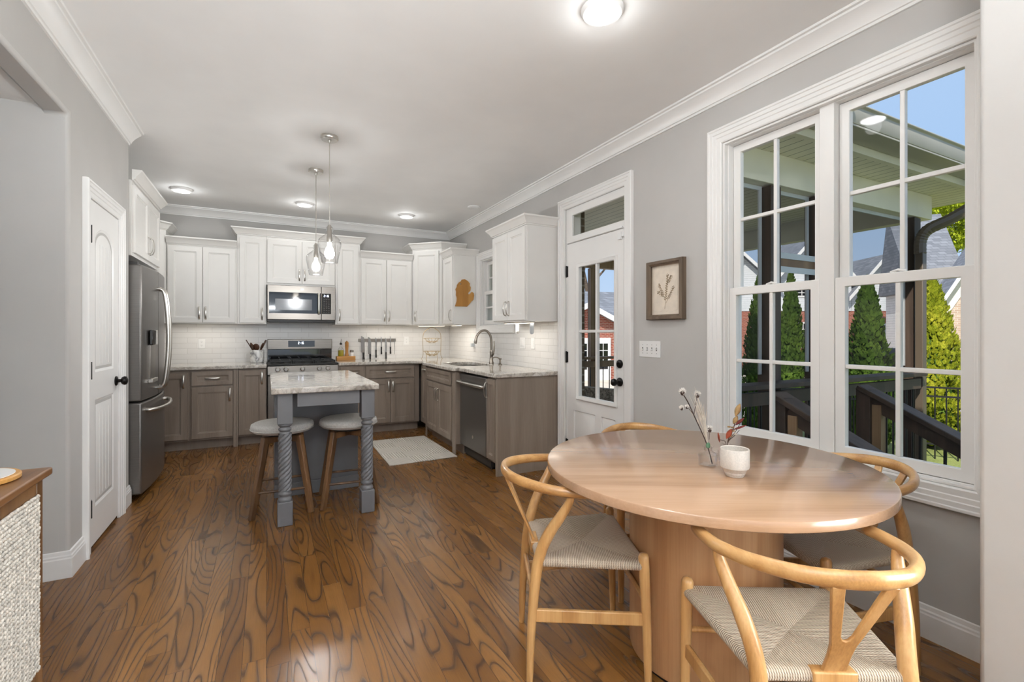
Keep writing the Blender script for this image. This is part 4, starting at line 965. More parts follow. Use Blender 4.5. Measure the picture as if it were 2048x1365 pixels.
copy_tree(ch, (2.009, 1.111, 0), R(159.4), 'blond wishbone chair between the table and the large window')
copy_tree(ch, (1.772, 1.860, 0), R(-112), 'blond wishbone chair mostly hidden behind the table, below the switches')

# ================================================================= things on the table
g = thing('glass_bottle', 'small square-shouldered clear glass bottle holding the white dried stems', 'vase', (1.492, 1.263, TZ), R(20))
sq = lambda r, z: [(r*(abs(math.cos(t))**0.55)*math.copysign(1, math.cos(t)), r*(abs(math.sin(t))**0.55)*math.copysign(1, math.sin(t)), z) for t in [2*math.pi*(k+0.5)/24 for k in range(24)]]
def bottle(root):
    b = MB(); rings = [(0.027, 0.0), (0.030, 0.004), (0.031, 0.046), (0.027, 0.053), (0.0165, 0.056), (0.0145, 0.060), (0.0145, 0.070), (0.018, 0.073), (0.018, 0.076), (0.0135, 0.076), (0.0125, 0.060), (0.025, 0.050), (0.028, 0.044), (0.027, 0.007), (0.022, 0.005)]
    vs = []
    for i, (r_, z) in enumerate(rings): vs += sq(r_, z) if (i < 4 or i > 10) else [(r_*math.cos(2*math.pi*(k+0.5)/24), r_*math.sin(2*math.pi*(k+0.5)/24), z) for k in range(24)]
    fs = [(i*24+k, i*24+(k+1) % 24, (i+1)*24+(k+1) % 24, (i+1)*24+k) for i in range(len(rings)-1) for k in range(24)]
    fs += [tuple(range(23, -1, -1)), tuple((len(rings)-1)*24+k for k in range(24))]
    b.add(vs, fs); return b.build('glass_body', 'thing_glass', root, smooth=35)
bottle(g)
g2 = thing('glass_bottle', 'small clear glass bottle half hidden behind the stoneware cup', 'vase', (1.600, 1.262, TZ), R(5)); bottle(g2)
rnd = random.Random(3)
def pxdir(dx, dz):  # offset seen from the camera: dx metres to its right, dz up
    return Vector((0.8884*dx, -0.4592*dx, dz))
B0 = Vector((1.492, 1.263, TZ))
root = thing('thistle_sprig', 'dark dried stem with white fuzzy heads standing in the glass bottle', 'dried flower', tuple(B0))
b = MB(); q = lambda dx, dz, dy=0: tuple(pxdir(dx, dz)+Vector((0.3*dy, dy, 0)))
b.tube(catmull([q(0.016, 0.008), q(-0.002, 0.075), q(-0.022, 0.125), q(-0.050, 0.185), q(-0.075, 0.240), q(-0.094, 0.272)], 4), [0.0022]*21, 6)
b.tube(catmull([q(-0.054, 0.195), q(-0.048, 0.225), q(-0.042, 0.262)], 4), 0.0012, 5)
b.tube(catmull([q(-0.058, 0.200), q(-0.078, 0.222), q(-0.092, 0.224)], 4), 0.0012, 5); b.tube([q(0.004, 0.10), q(0.006, 0.13)], 0.001, 5); b.build('stem', 'thistle', root)
for dx, dz, r_ in ((-0.097, 0.284, 0.015), (-0.040, 0.274, 0.014), (-0.100, 0.222, 0.010), (-0.080, 0.226, 0.009), (0.006, 0.142, 0.014)):
    c = Vector(q(dx, dz)); b = MB(); b.ball(tuple(c-Vector((0, 0, r_*0.35))), (r_*0.55, r_*0.55, r_*0.75), 10, 8); hd = b.build('head', 'thistle', root)
    b = MB()
    for _ in range(90):
        d = Vector((rnd.gauss(0, 1), rnd.gauss(0, 1), rnd.gauss(0.45, 0.8))).normalized(); b.tube([c+d*r_*0.3, c+d*r_*rnd.uniform(0.8, 1.1)], [0.0011, 0.0004], 4)
    b.build('fuzz', 'fuzz', hd, smooth=0)
root = thing('dried_grass', 'spray of bleached dried grass leaning in the glass bottle', 'dried grass', tuple(B0)); root['kind'] = 'stuff'
b = MB()
for k in range(26):
    s_ = rnd.uniform(0, 1); tx = -0.066+0.056*s_+rnd.gauss(0, 0.006); tz = 0.20+rnd.uniform(0, 0.115)*(1-s_*0.6)
    P = [q(0.014-0.004*s_, 0.01), q(0.0, 0.075), q(tx*0.45, 0.075+(tz-0.075)*0.5, rnd.gauss(0, 0.004)), q(tx, tz, rnd.gauss(0, 0.012))]
    b.tube(catmull(P, 4), [0.0007]*8+[0.0013, 0.0017, 0.0013, 0.0008, 0.0003], 4)
b.build('grass_stems', 'drygrass', root)
b = MB(); b.lathe([(0.0, 0.068), (0.007, 0.070), (0.0085, 0.076), (0.007, 0.086), (0.003, 0.089), (0, 0.090)], (0.0, 0.0, 0), 12)
tag(b.build('floral_tape', 'wrap', None, loc=tuple(B0)), 'green wrapped tape around the stems at the bottle neck', 'tape')
root = thing('stoneware_cup', 'speckled off-white stoneware cup with a stepped foot on the table', 'cup', (1.470, 1.130, TZ))
MB().lathe([(0.0, 0.0), (0.027, 0.0), (0.030, 0.003), (0.041, 0.030), (0.0465, 0.032), (0.048, 0.038), (0.048, 0.096), (0.0465, 0.0985), (0.044, 0.0965), (0.0435, 0.040), (0.034, 0.012), (0, 0.009)], n=48).build('body', 'cup', root, smooth=50)
B1 = Vector((1.600, 1.262, TZ))
root = thing('dried_sprig', 'dried sprig with rust and maroon seed heads in the hidden bottle', 'dried flower', tuple(B1))
b = MB()
heads = [(0.040, 0.205, 0.011, 0.026, 'tan', 0.35), (0.031, 0.166, 0.009, 0.018, 'tan', 0.5), (0.048, 0.160, 0.0065, 0.022, 'maroon', 0.9), (0.046, 0.136, 0.004, 0.030, 'maroon', 1.25), (0.006, 0.112, 0.010, 0.022, 'rust', 0.5), (-0.034, 0.098, 0.004, 0.020, 'rust', -0.15)]
for dx, dz, r_, l_, m_, an in heads:
    b.tube(catmull([q(0.004, 0.01) if dx > -0.01 else q(-0.012, 0.01), q(0.0 if dx > -0.01 else -0.006, 0.074), q(dx*0.6, (dz+0.074)*0.5), q(dx, dz-0.01)], 4), 0.0012, 5)
b.build('stem', 'thistle', root)
for dx, dz, r_, l_, m_, an in heads:
    c = Vector(q(dx, dz)); ax = pxdir(math.sin(an), math.cos(an)); b = MB(); n = 7
    b.tube([c+ax*l_*(t/n*2-1) for t in range(n+1)], [max(0.0006, r_*math.sin(math.pi*(t+0.35)/(n+0.7))) for t in range(n+1)], 10); b.build('seed_head', M[m_], root)
for dx, dz in ((0.006, 0.136), (0.020, 0.134), (0.022, 0.120), (0.030, 0.108), (0.012, 0.1)):
    b = MB(); b.lathe([(0, 0), (0.006, 0.001), (0.0065, 0.005), (0, 0.006)], q(dx, dz), 10); b.build('seed_head', 'drygrass' if dx > 0.025 else 'tan', root)

# ================================================================= ceiling fixtures
CL = [(1.368, 1.745), (-0.776, 5.90), (0.386, 5.91), (1.565, 5.92)]
for (x, y), lb in zip(CL, ('large lit disc ceiling light above the dining table', 'lit disc ceiling light nearest the refrigerator', 'lit disc ceiling light in front of the microwave', 'lit disc ceiling light nearest the window wall')):
    root = thing('ceiling_light', lb, 'ceiling light', (x, y, H), 0, 'disc ceiling lights')
    MB().lathe([(0.097, 0.0), (0.096, -0.010), (0.088, -0.022), (0.074, -0.026), (0.074, -0.012), (0, -0.012)], n=40).build('trim_ring', 'trim', root)
    MB().lathe([(0.074, -0.0121), (0.073, -0.024), (0.05, -0.028), (0, -0.029)], n=40).build('diffuser', 'led', root)
    lamp('disc_lamp', 'AREA', (x, y, H-0.034), 6 if y < 3 else 1.6, (0.95, 0.98, 1.0), (0, 0, -1), shape='DISK', size=0.14)
    lamp('disc_glow', 'POINT', (x, y, H-0.085), 1.5 if y < 3 else 1.3, (0.95, 0.98, 1.0), None, shadow_soft_size=0.045)
root = thing('smoke_detector', 'flat white unlit disc on the ceiling near the window wall', 'detector', (2.165, 5.16, H))
MB().lathe([(0.075, 0), (0.075, -0.010), (0.066, -0.016), (0.045, -0.018), (0, -0.018)], n=32).build('cover', 'plate', root); MB().lathe([(0.05, -0.0182), (0.05, -0.021), (0, -0.022)], n=24).build('grille', 'plate', root)
for (x, y), lb in (((0.422, 3.812), 'clear glass bell pendant lamp nearer the stools'), ((0.399, 4.65), 'clear glass bell pendant lamp nearer the range, hanging behind the other')):
    root = thing('pendant_lamp', lb, 'pendant lamp', (x, y, H), 0, 'glass pendants over the island')
    MB().lathe([(0.062, 0), (0.064, -0.006), (0.064, -0.022), (0.058, -0.030), (0.012, -0.032), (0.010, -0.05), (0, -0.05)], n=32).build('canopy', 'nickel', root)
    b = MB(); b.tube([(0, 0, -0.04), (0, 0, -0.68)], 0.0035, 8); b.build('stem', 'nickel', root)
    MB().lathe([(0.0, -0.665), (0.010, -0.668), (0.0175, -0.685), (0.0175, -0.75), (0.021, -0.755), (0.021, -0.80), (0, -0.80)], n=20).build('socket', 'nickel', root)
    pr = [(0.0245, -0.684), (0.025, -0.725), (0.030, -0.738), (0.055, -0.757), (0.077, -0.780), (0.084, -0.803), (0.083, -0.825), (0.058, -0.956), (0.056, -0.957)]
    MB().lathe(pr+[(r_-0.0022, z) for r_, z in pr[::-1]], n=40, cap=False).build('glass_shade', 'thing_glass', root, smooth=60)
    MB().lathe([(0.0, -0.925), (0.022, -0.920), (0.035, -0.898), (0.036, -0.876), (0.028, -0.848), (0.015, -0.825), (0.014, -0.801), (0, -0.801)], n=24).build('bulb', 'bulb', root, smooth=70)
    lamp('pendant_bulb', 'POINT', (x, y, H-0.985), 18, (0.96, 0.98, 1.0), None, shadow_soft_size=0.03)
# under-cabinet strips
for nm, lb, loc, rz, L in (('led_strip', 'lit strip under the tall corner cabinet', (1.86, 6.42, ZU), -math.pi/4, 0.40), ('led_strip', 'lit strip under the cabinet with the cutting board', (2.20, 6.0, ZU), -math.pi/2, 0.30), ('led_strip', 'lit strip under the cabinet beside the porch door', (2.20, 4.42, ZU), -math.pi/2, 0.58),
        ('led_strip', 'lit strip hidden under the two-door cabinet next to the refrigerator corner', (-0.93, 6.46, ZU+0.02), 0, 0.58), ('led_strip', 'lit strip hidden under the two-door cabinet above the knives', (1.15, 6.46, ZU+0.02), 0, 0.56)):
    root = thing(nm, lb, 'under-cabinet light', loc, rz, 'under-cabinet light strips')
    MB().box(0, L, -0.012, 0.026, -0.012, -0.0005).build('channel', 'plate', root); MB().box(0.01, L-0.01, -0.008, 0.022, -0.0145, -0.012).build('diffuser', 'strip', root)
    o = lamp('strip_lamp', 'AREA', (loc[0]+math.cos(rz)*L/2, loc[1]+math.sin(rz)*L/2, loc[2]-0.018), 1.3 if loc[0] > 1.5 else 1.0, (1, 0.95, 0.87), (0, 0, -1), shape='RECTANGLE', size=L, size_y=0.03); o.rotation_euler = (0, 0, rz)

# ================================================================= wall plates and outlets
def wplate(name, label, cat, frame, u, z, n, kind, group=None, hz=0.058):
    hw = 0.023*n+0.013 if n > 1 else 0.036
    c = frame @ Vector((u, z, 0)); fr = frame.to_3x3().to_4x4()
    root = thing(name, label, cat, tuple(c), 0, group)
    b = MB(fr); b.relief  # plate with a soft rim
    b.plate(rect(-hw, hw, -hz, hz), [], 0.0, 0.005); b.build('plate', 'plate', root, bevel=0.003)
    for k in range(n):
        x = (k-(n-1)/2)*0.046
        if kind == 'outlet':
            for s_ in (-1, 1):
                b = MB(fr); b.lathe([(0.0165, 0.005), (0.0165, 0.0065), (0, 0.0065)], (x, 0.020*s_, 0), 18); rc = b.build('receptacle', 'plate', root)
                b = MB(fr)
                for dx in (-0.006, 0.006): b.box(x+dx-0.0012, x+dx+0.0012, 0.020*s_-0.002, 0.020*s_+0.007, 0.0065, 0.0068)
                b.box(x-0.002, x+0.002, 0.020*s_-0.010, 0.020*s_-0.006, 0.0065, 0.0068); b.build('slot', 'dot', rc)
        elif kind == 'toggle':
            b = MB(fr); b.box(x-0.005, x+0.005, -0.012, 0.012, 0.005, 0.0062); b.build('toggle_slot', 'dot', root)
            b = MB(fr); s_ = 1 if k == n-1 else -1; b.bar((x, 0, 0.004), (x, 0.009*s_, 0.017), 0.007, 0.008, (1, 0, 0)); b.build('toggle', 'plate', root, bevel=0.001)
            b = MB(fr)
            for s_ in (-1, 1): b.lathe([(0.0028, 0.005), (0.0028, 0.0058), (0, 0.0058)], (x, 0.030*s_, 0), 8)
            b.build('screw', 'dot', root)
        else:
            b = MB(fr); b.box(x-0.0165, x+0.0165, -0.033, 0.033, 0.005, 0.008); b.build('rocker', 'plate', root, bevel=0.002)
    return root
MKt = MK @ Matrix.Translation((0, 0, 0.009)); MRt = MR @ Matrix.Translation((0, 0, 0.009))
wplate('wall_outlet', 'white outlet in the tile between the refrigerator and the utensil crock', 'outlet', MKt, -0.685, 1.135, 1, 'outlet')
wplate('wall_outlet', 'white outlet in the tile beside the magnetic knife strip', 'outlet', MKt, 1.775, 1.155, 1, 'outlet')
wplate('switch_plate', 'white four-switch plate below the framed botanical print', 'switch', MR, -2.558, 1.147, 4, 'toggle')
wplate('switch_plate', 'white double switch plate on the tile under the porch-side cabinet', 'switch', MRt, -4.435, 1.155, 2, 'rocker')
wplate('switch_plate', 'slim white single switch plate beside the double plate on the tile', 'switch', MRt, -4.215, 1.155, 1, 'rocker')
wplate('switch_plate', 'white toggle switch plate on the hall wall above the sideboard', 'switch', Matrix(((1, 0, 0, 0), (0, 0, -1, 3.236), (0, 1, 0, 0), (0, 0, 0, 1))), -1.245, 1.118, 2, 'toggle', hz=0.060)
r_ = wplate('wall_outlet', 'white outlet with a grey plug-in adapter behind the faucet', 'outlet', MRt, -5.76, 1.125, 1, 'outlet')
b = MB(MR.to_3x3().to_4x4()); b.box(-0.028, 0.020, -0.042, 0.002, 0.0062, 0.05); tag(b.build('plug_adapter', 'alu', None, bevel=0.004, loc=tuple(MRt @ Vector((-5.76, 1.125, 0)))), 'small grey adapter plugged into the outlet by the faucet', 'adapter')

# ================================================================= picture
root = thing('picture_frame', 'brown framed pressed-flower print on the wall by the porch door', 'picture', (XW, 2.392, 1.556))
fr = MR.to_3x3().to_4x4()
b = MB(fr); b.sweep([(0, 0.0), (0, 0.020), (-0.004, 0.030), (0.006, 0.036), (0.010, 0.044), (0.026, 0.044), (0.030, 0.038), (0.032, 0.0)], [(-0.132, -0.172), (0.132, -0.172), (0.132, 0.172), (-0.132, 0.172)], closed=True); b.build('frame', 'picw', root, smooth=20)
MB(fr).box(-0.132, 0.132, -0.172, 0.172, 0.002, 0.012).build('mat', 'paper', root)
pr = MB(fr); pr.plate([(-0.105, -0.145)]+[(-0.105+0.21*k/12, -0.145+0.004*math.sin(k*1.9)) for k in range(1, 12)]+[(0.105, -0.135), (0.105, 0.145), (-0.105, 0.145)], [], 0.012, 0.0135); pr = pr.build('print', 'paper', root)
b = MB(fr); rd = random.Random(5)
def twig(p, q_, n):
    p, q_ = Vector(p), Vector(q_); b.bar((p.x, p.y, 0.0142), (q_.x, q_.y, 0.0142), 0.0016, 0.001)
    for k in range(n):
        t = 0.25+0.75*k/n; c = p+(q_-p)*t; s_ = -1 if k % 2 else 1
        a = math.atan2(q_.y-p.y, q_.x-p.x)+s_*R(48); l_ = 0.018*(1.2-t*0.5); e_ = c+Vector((math.cos(a), math.sin(a)))*l_; m_ = (c+e_)/2+Vector((-math.sin(a), math.cos(a)))*0.004; m2 = (c+e_)/2-Vector((-math.sin(a), math.cos(a)))*0.004
        b.add([(c.x, c.y, 0.0145), (m2.x, m2.y, 0.0145), (e_.x, e_.y, 0.0145), (m_.x, m_.y, 0.0145)], [(0, 1, 2, 3)])
    for k in range(12):
        a = rd.uniform(0, 6.28); r_ = 0.012*math.sqrt(rd.random()); c = q_+Vector((math.cos(a), math.sin(a)))*r_
        b.add([(c.x+0.003*math.cos(j*1.2566), c.y+0.003*math.sin(j*1.2566), 0.0146) for j in range(5)], [(0, 1, 2, 3, 4)])
twig((-0.01, -0.13), (0.015, 0.10), 22); twig((-0.005, -0.07), (-0.062, 0.035), 12); twig((0.0, -0.09), (0.066, 0.01), 12); twig((0.01, 0.03), (0.045, 0.085), 7); twig((-0.02, -0.045), (-0.07, -0.01), 5)
b.build('pressed_flower', 'sepia', pr, smooth=0)

# ================================================================= wall cabinet hangings
cb_ = [(0.00, 0.0), (0.115, 0.0), (0.142, 0.03), (0.158, 0.05), (0.175, 0.062), (0.182, 0.10), (0.178, 0.125), (0.160, 0.135), (0.150, 0.125), (0.132, 0.108), (0.124, 0.116), (0.128, 0.128), (0.146, 0.145), (0.150, 0.175), (0.140, 0.190), (0.142, 0.208), (0.120, 0.232), (0.092, 0.245), (0.062, 0.240), (0.056, 0.225), (0.036, 0.215), (0.018, 0.190), (0.016, 0.172), (0.004, 0.152), (0.010, 0.130), (0.008, 0.10), (0.016, 0.075), (0.014, 0.045)]
hx = lambda t, r, c: [(c[0]+r*math.cos(k*R(45)), c[1]+2.0*r*math.sin(k*R(45))) for k in range(8)]
b = MB(Matrix(((1, 0, 0, 0), (0, 0, -1, 0), (0, 1, 0, 0), (0, 0, 0, 1)))); b.plate([(p[0]*1.42, p[1]*1.42) for p in cb_], [hx(0, 0.006, (0.075, 0.285))], 0, 0.016)
tag(b.build('cutting_board', 'bamboo', None, bevel=0.003, loc=(2.112, 5.6595, 1.60)), 'mitten-shaped bamboo cutting board hung on the white cabinet side', 'cutting board')
root = thing('towel_holder', 'empty paper towel holder arms under the cabinet by the porch door', 'towel holder', (2.20, 4.02, ZU))
for yy, m_, r_ in ((0.12, 'plate', 0.018), (-0.17, 'alu', 0.020)):
    b = MB(); b.plate([(-r_, 0)]+[(r_*math.cos(math.pi+math.pi*k/8), -0.085+r_*math.sin(math.pi+math.pi*k/8)) for k in range(9)]+[(r_, 0)], [], 0, 0.012)
    b.m = Matrix.Identity(4); b.v = [Vector((p.x, p.z+yy, p.y-0.015)) for p in b.v]; b.build('arm', m_, root, bevel=0.003)
b = MB(); b.lathe([(0, 0.119), (0.012, 0.118), (0.014, 0.105), (0.009, 0.098), (0, 0.098)], (0, 0, -0.1), 14, 'y'); b.v = [Vector(p) for p in b.v]; b.build('knob', 'nickel', root)

# ================================================================= on the worktops
ZC = 0.905
root = thing('utensil_crock', 'grey marbled crock of wooden utensils beside the range', 'crock', (-0.100, 6.50, ZC))
MB().lathe([(0, 0), (0.068, 0), (0.074, 0.006), (0.076, 0.15), (0.073, 0.155), (0.069, 0.152), (0.067, 0.012), (0, 0.010)], n=32).build('body', 'marble', root, smooth=40)
for k, (dx, dy, tilt_, h, typ, lb) in enumerate(((-0.10, 0.0, -1, 0.245, 'paddle', 'flat dark wooden paddle leaning out of the crock, farthest from the range'), (-0.055, -0.02, -1, 0.205, 'spoon', 'round slotted wooden spoon in the crock'), (-0.01, -0.03, 0, 0.19, 'spoon', 'round wooden ladle upright in the middle of the crock'), (0.05, 0.0, 1, 0.20, 'spoon', 'dark wooden spoon in the crock leaning to the range'), (0.078, 0.01, 1, 0.235, 'spat', 'broad reddish wooden spatula in the crock, nearest the range'))):
    root = thing('wooden_utensil', lb, 'utensil', (-0.100, 6.50, ZC), 0, 'wooden utensils in the crock')
    e_ = Vector((dx, dy, h)); s0_ = Vector((-dx*0.30, -dy*0.3, 0.014)); d = (e_-s0_).normalized()
    b = MB(); b.tube([s0_, s0_+(e_-s0_)*0.85], [0.006, 0.0065], 8); b.build('shaft', 'dkwood', root)
    b = MB(Matrix.Translation(e_) @ d.to_track_quat('Z', 'Y').to_matrix().to_4x4())
    if typ == 'spoon': b.ball((0, 0, 0), (0.037, 0.012, 0.042), 16, 10)
    elif typ == 'paddle': b.box(-0.022, 0.022, -0.005, 0.005, -0.05, 0.035)
    else: b.box(-0.038, 0.038, -0.006, 0.006, -0.06, 0.04)
    b.build('bowl' if typ == 'spoon' else 'blade', 'dkwood', root, bevel=0.003 if typ != 'spoon' else 0)
root = thing('wooden_tray', 'small honey bamboo tray of oil and pepper next to the range', 'tray', (0.92, 6.53, ZC))
b = MB(); b.box(-0.115, 0.115, -0.065, 0.065, 0.0, 0.055); b.build('body', 'bamboox', root, bevel=0.004)
zt = ZC+0.055
root = thing('oil_bottle', 'clear cruet of yellow olive oil on the bamboo tray', 'bottle', (0.862, 6.53, zt))
pf = [(0.0, 0), (0.036, 0.0), (0.038, 0.004), (0.037, 0.085), (0.030, 0.10), (0.014, 0.122), (0.012, 0.15), (0.013, 0.152)]
MB().lathe(pf+[(max(0, r_-0.002), z+0.002) for r_, z in pf[::-1]], n=28, cap=False).build('glass_body', 'thing_glass', root); MB().lathe([(0, 0.004), (0.034, 0.004), (0.0345, 0.080), (0, 0.080)], n=28).build('oil', 'oil', root)
b = MB(); b.lathe([(0.012, 0.15), (0.015, 0.155), (0.015, 0.168), (0.006, 0.176), (0.004, 0.18), (0, 0.18)], n=14); b.tube([(0, 0, 0.178), (0.004, 0, 0.225)], [0.0035, 0.0025], 8); b.build('pourer', 'iron', root)
root = thing('pepper_mill', 'turned wooden pepper mill on the bamboo tray', 'pepper mill', (0.935, 6.53, zt))
MB().lathe([(0, 0), (0.026, 0), (0.026, 0.015), (0.020, 0.035), (0.018, 0.08), (0.022, 0.125), (0.024, 0.15), (0, 0.15)], n=24).build('body', 'bamboo', root, smooth=60); MB().lathe([(0.022, 0.151), (0.024, 0.16), (0.024, 0.178), (0.015, 0.190), (0.008, 0.193), (0.008, 0.20), (0, 0.203)], n=24).build('head', 'bamboo', root, smooth=60)
root = thing('salt_shaker', 'short grey metal-topped salt shaker on the bamboo tray', 'shaker', (0.997, 6.525, zt))
MB().lathe([(0, 0), (0.023, 0), (0.024, 0.05), (0, 0.05)], n=20).build('body', 'plate', root); MB().lathe([(0.025, 0.05), (0.025, 0.075), (0.02, 0.08), (0, 0.081)], n=20).build('cap', 'steel', root)
# magnetic strip and knives
yk = YB-0.0095
root = thing('knife_strip', 'long stainless magnetic strip on the back tile', 'knife rack', (1.365, yk, 1.165)); MB().box(-0.255, 0.255, -0.014, 0, -0.022, 0.022).build('bar', 'steel', root, bevel=0.003)
KN = [(-0.195, 0.225, 0.024, 0.11, 'broad chef knife on the strip, nearest the range', 0.05), (-0.105, 0.235, 0.021, 0.12, 'long carving knife on the strip, second from the range', 0.12), (-0.018, 0.175, 0.012, 0.11, 'narrow utility knife on the strip, third from the range', 0.06), (0.055, 0.145, 0.009, 0.105, 'short paring knife on the strip, fourth from the range', -0.02), (0.118, 0.205, 0.013, 0.115, 'slim boning knife on the strip with the lowest-hanging handle', 0.12), (0.180, 0.155, 0.007, 0.10, 'smallest thin-bladed knife on the strip, sixth from the range', -0.05)]
for dx, bl, hw, hl, lb, sag in KN:
    root = thing('kitchen_knife', lb, 'knife', (1.365+dx, yk-0.0145, 1.165-sag*0.25), 0, 'knives on the magnetic strip')
    Mk = Matrix(((1, 0, 0, 0), (0, 0, -1, 0), (0, 1, 0, 0), (0, 0, 0, 1)))
    b = MB(Mk); z1 = bl*0.32; z0 = z1-bl; b.plate([(-hw, z0), (hw, z0), (hw, z1-0.06), (hw*0.55, z1-0.02), (-hw*0.9, z1), (-hw, z1-0.01)], [], 0.0, 0.0022); b.build('blade', 'blade', root)
    b = MB(Mk); h_ = max(0.010, hw*0.62); cx = 0 if hw < 0.015 else hw-h_
    b.plate([(cx-h_, z0), (cx-h_*0.8, z0-hl*0.5), (cx-h_, z0-hl*0.9), (cx-h_*0.6, z0-hl), (cx+h_, z0-hl), (cx+h_*1.1, z0-hl*0.85), (cx+h_*0.75, z0-hl*0.45), (cx+h_, z0)], [], -0.007, 0.010); b.build('handle', 'khandle', root, bevel=0.004)
root = thing('sharpening_steel', 'thin plain steel rod hung at the end of the knife strip', 'sharpening rod', (1.365+0.238, yk-0.02, 1.165)); b = MB(); b.tube([(0, 0, 0.02), (0, 0, -0.20)], [0.004, 0.0025], 8); b.build('rod', 'blade', root)
# wire fruit stand
root = thing('fruit_stand', 'two-tier pale wire fruit stand in the corner of the worktop', 'fruit stand', (2.05, 6.40, ZC), R(-18))
b = MB(); wv = 0.0035
b.tube(catmull([(-0.145, 0, 0.0), (-0.122, 0, 0.06), (-0.125, 0, 0.28), (-0.10, 0, 0.375), (0, 0, 0.435), (0.10, 0, 0.375), (0.125, 0, 0.28), (0.122, 0, 0.06), (0.145, 0, 0.0)], 6), wv, 8, (0, 1, 0)); b.build('arch', 'wire', root)
for z, r_ in ((0.285, 0.108), (0.105, 0.115)):
    b = MB()
    for rr_, zz in ((r_, z), (r_*0.72, z-0.045), (r_*0.4, z-0.065)): b.tube([(rr_*math.cos(2*math.pi*k/32)*1.0, rr_*math.sin(2*math.pi*k/32)*0.85, zz) for k in range(32)], wv*0.8, 6, closed=True)
    for k in range(6):
        a = k*math.pi/6; P = [(r_*math.cos(a)*t, r_*math.sin(a)*0.85*t, z-0.066*(1-t*t)) for t in [-1+i/6 for i in range(13)]]; b.tube(P, wv*0.6, 6)
    for s_ in (-1, 1): b.tube([(s_*r_, 0, z), (s_*0.124, 0, z)], wv*0.8, 6)
    b.build('basket_ring', 'wire', root)
for x_, s_ in ((-0.06, -1), (0.06, 1)):
    b = MB(); b.tube([(x_, -0.06, 0.1), (x_*1.3, -0.09, 0.0)], wv, 6); b.tube([(x_, 0.06, 0.1), (x_*1.3, 0.09, 0.0)], wv, 6); b.build('leg', 'wire', root)

# ================================================================= rug, sideboard
b = MB(); nx, ny = 14, 22; vs = []; fs = []
b.prism([(0.0, 0.0), (0.69, 0.02), (0.675, 1.12), (0.02, 1.125)], 0.0, 0.011)
tag(b.build('kitchen_rug', 'rug', None, bevel=0.004, loc=(1.035, 4.525, 0)), 'ivory woven rug on the oak floor before the sink', 'rug')
SX1 = -0.655; SY1 = 2.185; SH = 0.80
root = thing('sideboard', 'brown wooden sideboard with woven rope door panels', 'sideboard', (SX1, SY1, 0))
b = MB(); b.box(-0.45, 0.0, -1.45, 0.0, SH-0.026, SH); b.build('top', 'sidew', root, bevel=0.006, seg=3)
b = MB(); b.box(-0.43, -0.045, -1.42, -0.025, 0.10, SH-0.027); b.build('body', 'sidez', root)
for yy in (-0.0245-0.045, -1.42): MB().box(-0.044, -0.018, yy, yy+0.044, 0.0, SH-0.027).build('corner_post', 'sidez', root, bevel=0.003)
for xx, yy in ((-0.43, -0.07), (-0.43, -1.42)): MB().box(xx, xx+0.044, yy, yy+0.044, 0, 0.1).build('leg', 'sidez', root)
MB().box(-0.044, -0.020, -1.375, -0.0705, SH-0.075, SH-0.0275).build('top_rail', 'sidez', root, bevel=0.002)
MB().box(-0.044, -0.020, -1.375, -0.0705, 0.10, 0.14).build('bottom_rail', 'sidez', root, bevel=0.002)
for d0, d1 in ((-0.520, -0.071),):
    dr = MB().box(-0.043, -0.022, d0, d1, 0.142, SH-0.077).build('door', 'sidez', root)
    b = MB(); pitch = 0.0135; z0, z1 = 0.145, SH-0.070; nr = int((z1-z0)/pitch); nc = int((d1-d0)/pitch)
    rd = random.Random(11)
    for i in range(nr):
        for j in range(nc):
            y = d1-(j+0.5)*pitch; z = z1-(i+0.5)*pitch; tt = z1-z; te = min(d1-y, y-d0)
            horiz = tt < te*1.35
            for s_ in (0,):
                an = R(38 if (i if horiz else j) % 2 else -38); an = an if horiz else an+R(90)
                l_, r_ = pitch*0.70, pitch*0.36; c = Vector((-0.0135+rd.uniform(-0.0015, 0.0015), y+rd.uniform(-0.001, 0.001), z)); ax = Vector((0, math.cos(an), math.sin(an))); up = Vector((0, -math.sin(an), math.cos(an))); o_ = Vector((1, 0, 0))
                vs = [c-ax*l_]+[c+ax*(l_*0.55*t)+up*(r_*math.cos(k*math.pi/3))+o_*(r_*math.sin(k*math.pi/3)) for t in (-1, 1) for k in range(6)]+[c+ax*l_]
                fs = [(0, 1+(k+1) % 6, 1+k) for k in range(6)]+[(1+k, 1+(k+1) % 6, 7+(k+1) % 6, 7+k) for k in range(6)]+[(13, 7+k, 7+(k+1) % 6) for k in range(6)]
                b.add(vs, fs)
    b.build('rope_weave_pattern', 'rope', dr, smooth=70)
root = thing('serving_board', 'round white and wood serving board on the sideboard', 'serving board', (-0.815, 2.045, SH))
MB().lathe([(0, 0), (0.115, 0), (0.122, 0.004), (0.122, 0.014), (0.118, 0.018), (0, 0.018)], n=48).build('board', 'bamboo', root, bevel=0)
MB().lathe([(0, 0.0181), (0.108, 0.0181), (0.108, 0.0195), (0, 0.0195)], n=48).build('marble_top', 'plate', root)
# ================================================================= out of doors
GZ = -0.85
b = MB().box(2.95, 120, -60, 90, GZ-0.2, GZ); struct(b.build('ground', 'lawn', smooth=0))
b = MB().prism([(6.3, 7.3), (40, 10.5), (40, 17.0), (3.2, 17.0), (3.2, 6.6), (6.3, 6.6)], GZ, GZ+0.015); o = b.build('driveway', 'drive', smooth=0); struct(o)
b = MB().prism([(9, 7.6), (45, -3.2), (45, -0.2), (9, 10.6)], GZ, GZ+0.012); o = b.build('road', 'drive', smooth=0); struct(o)
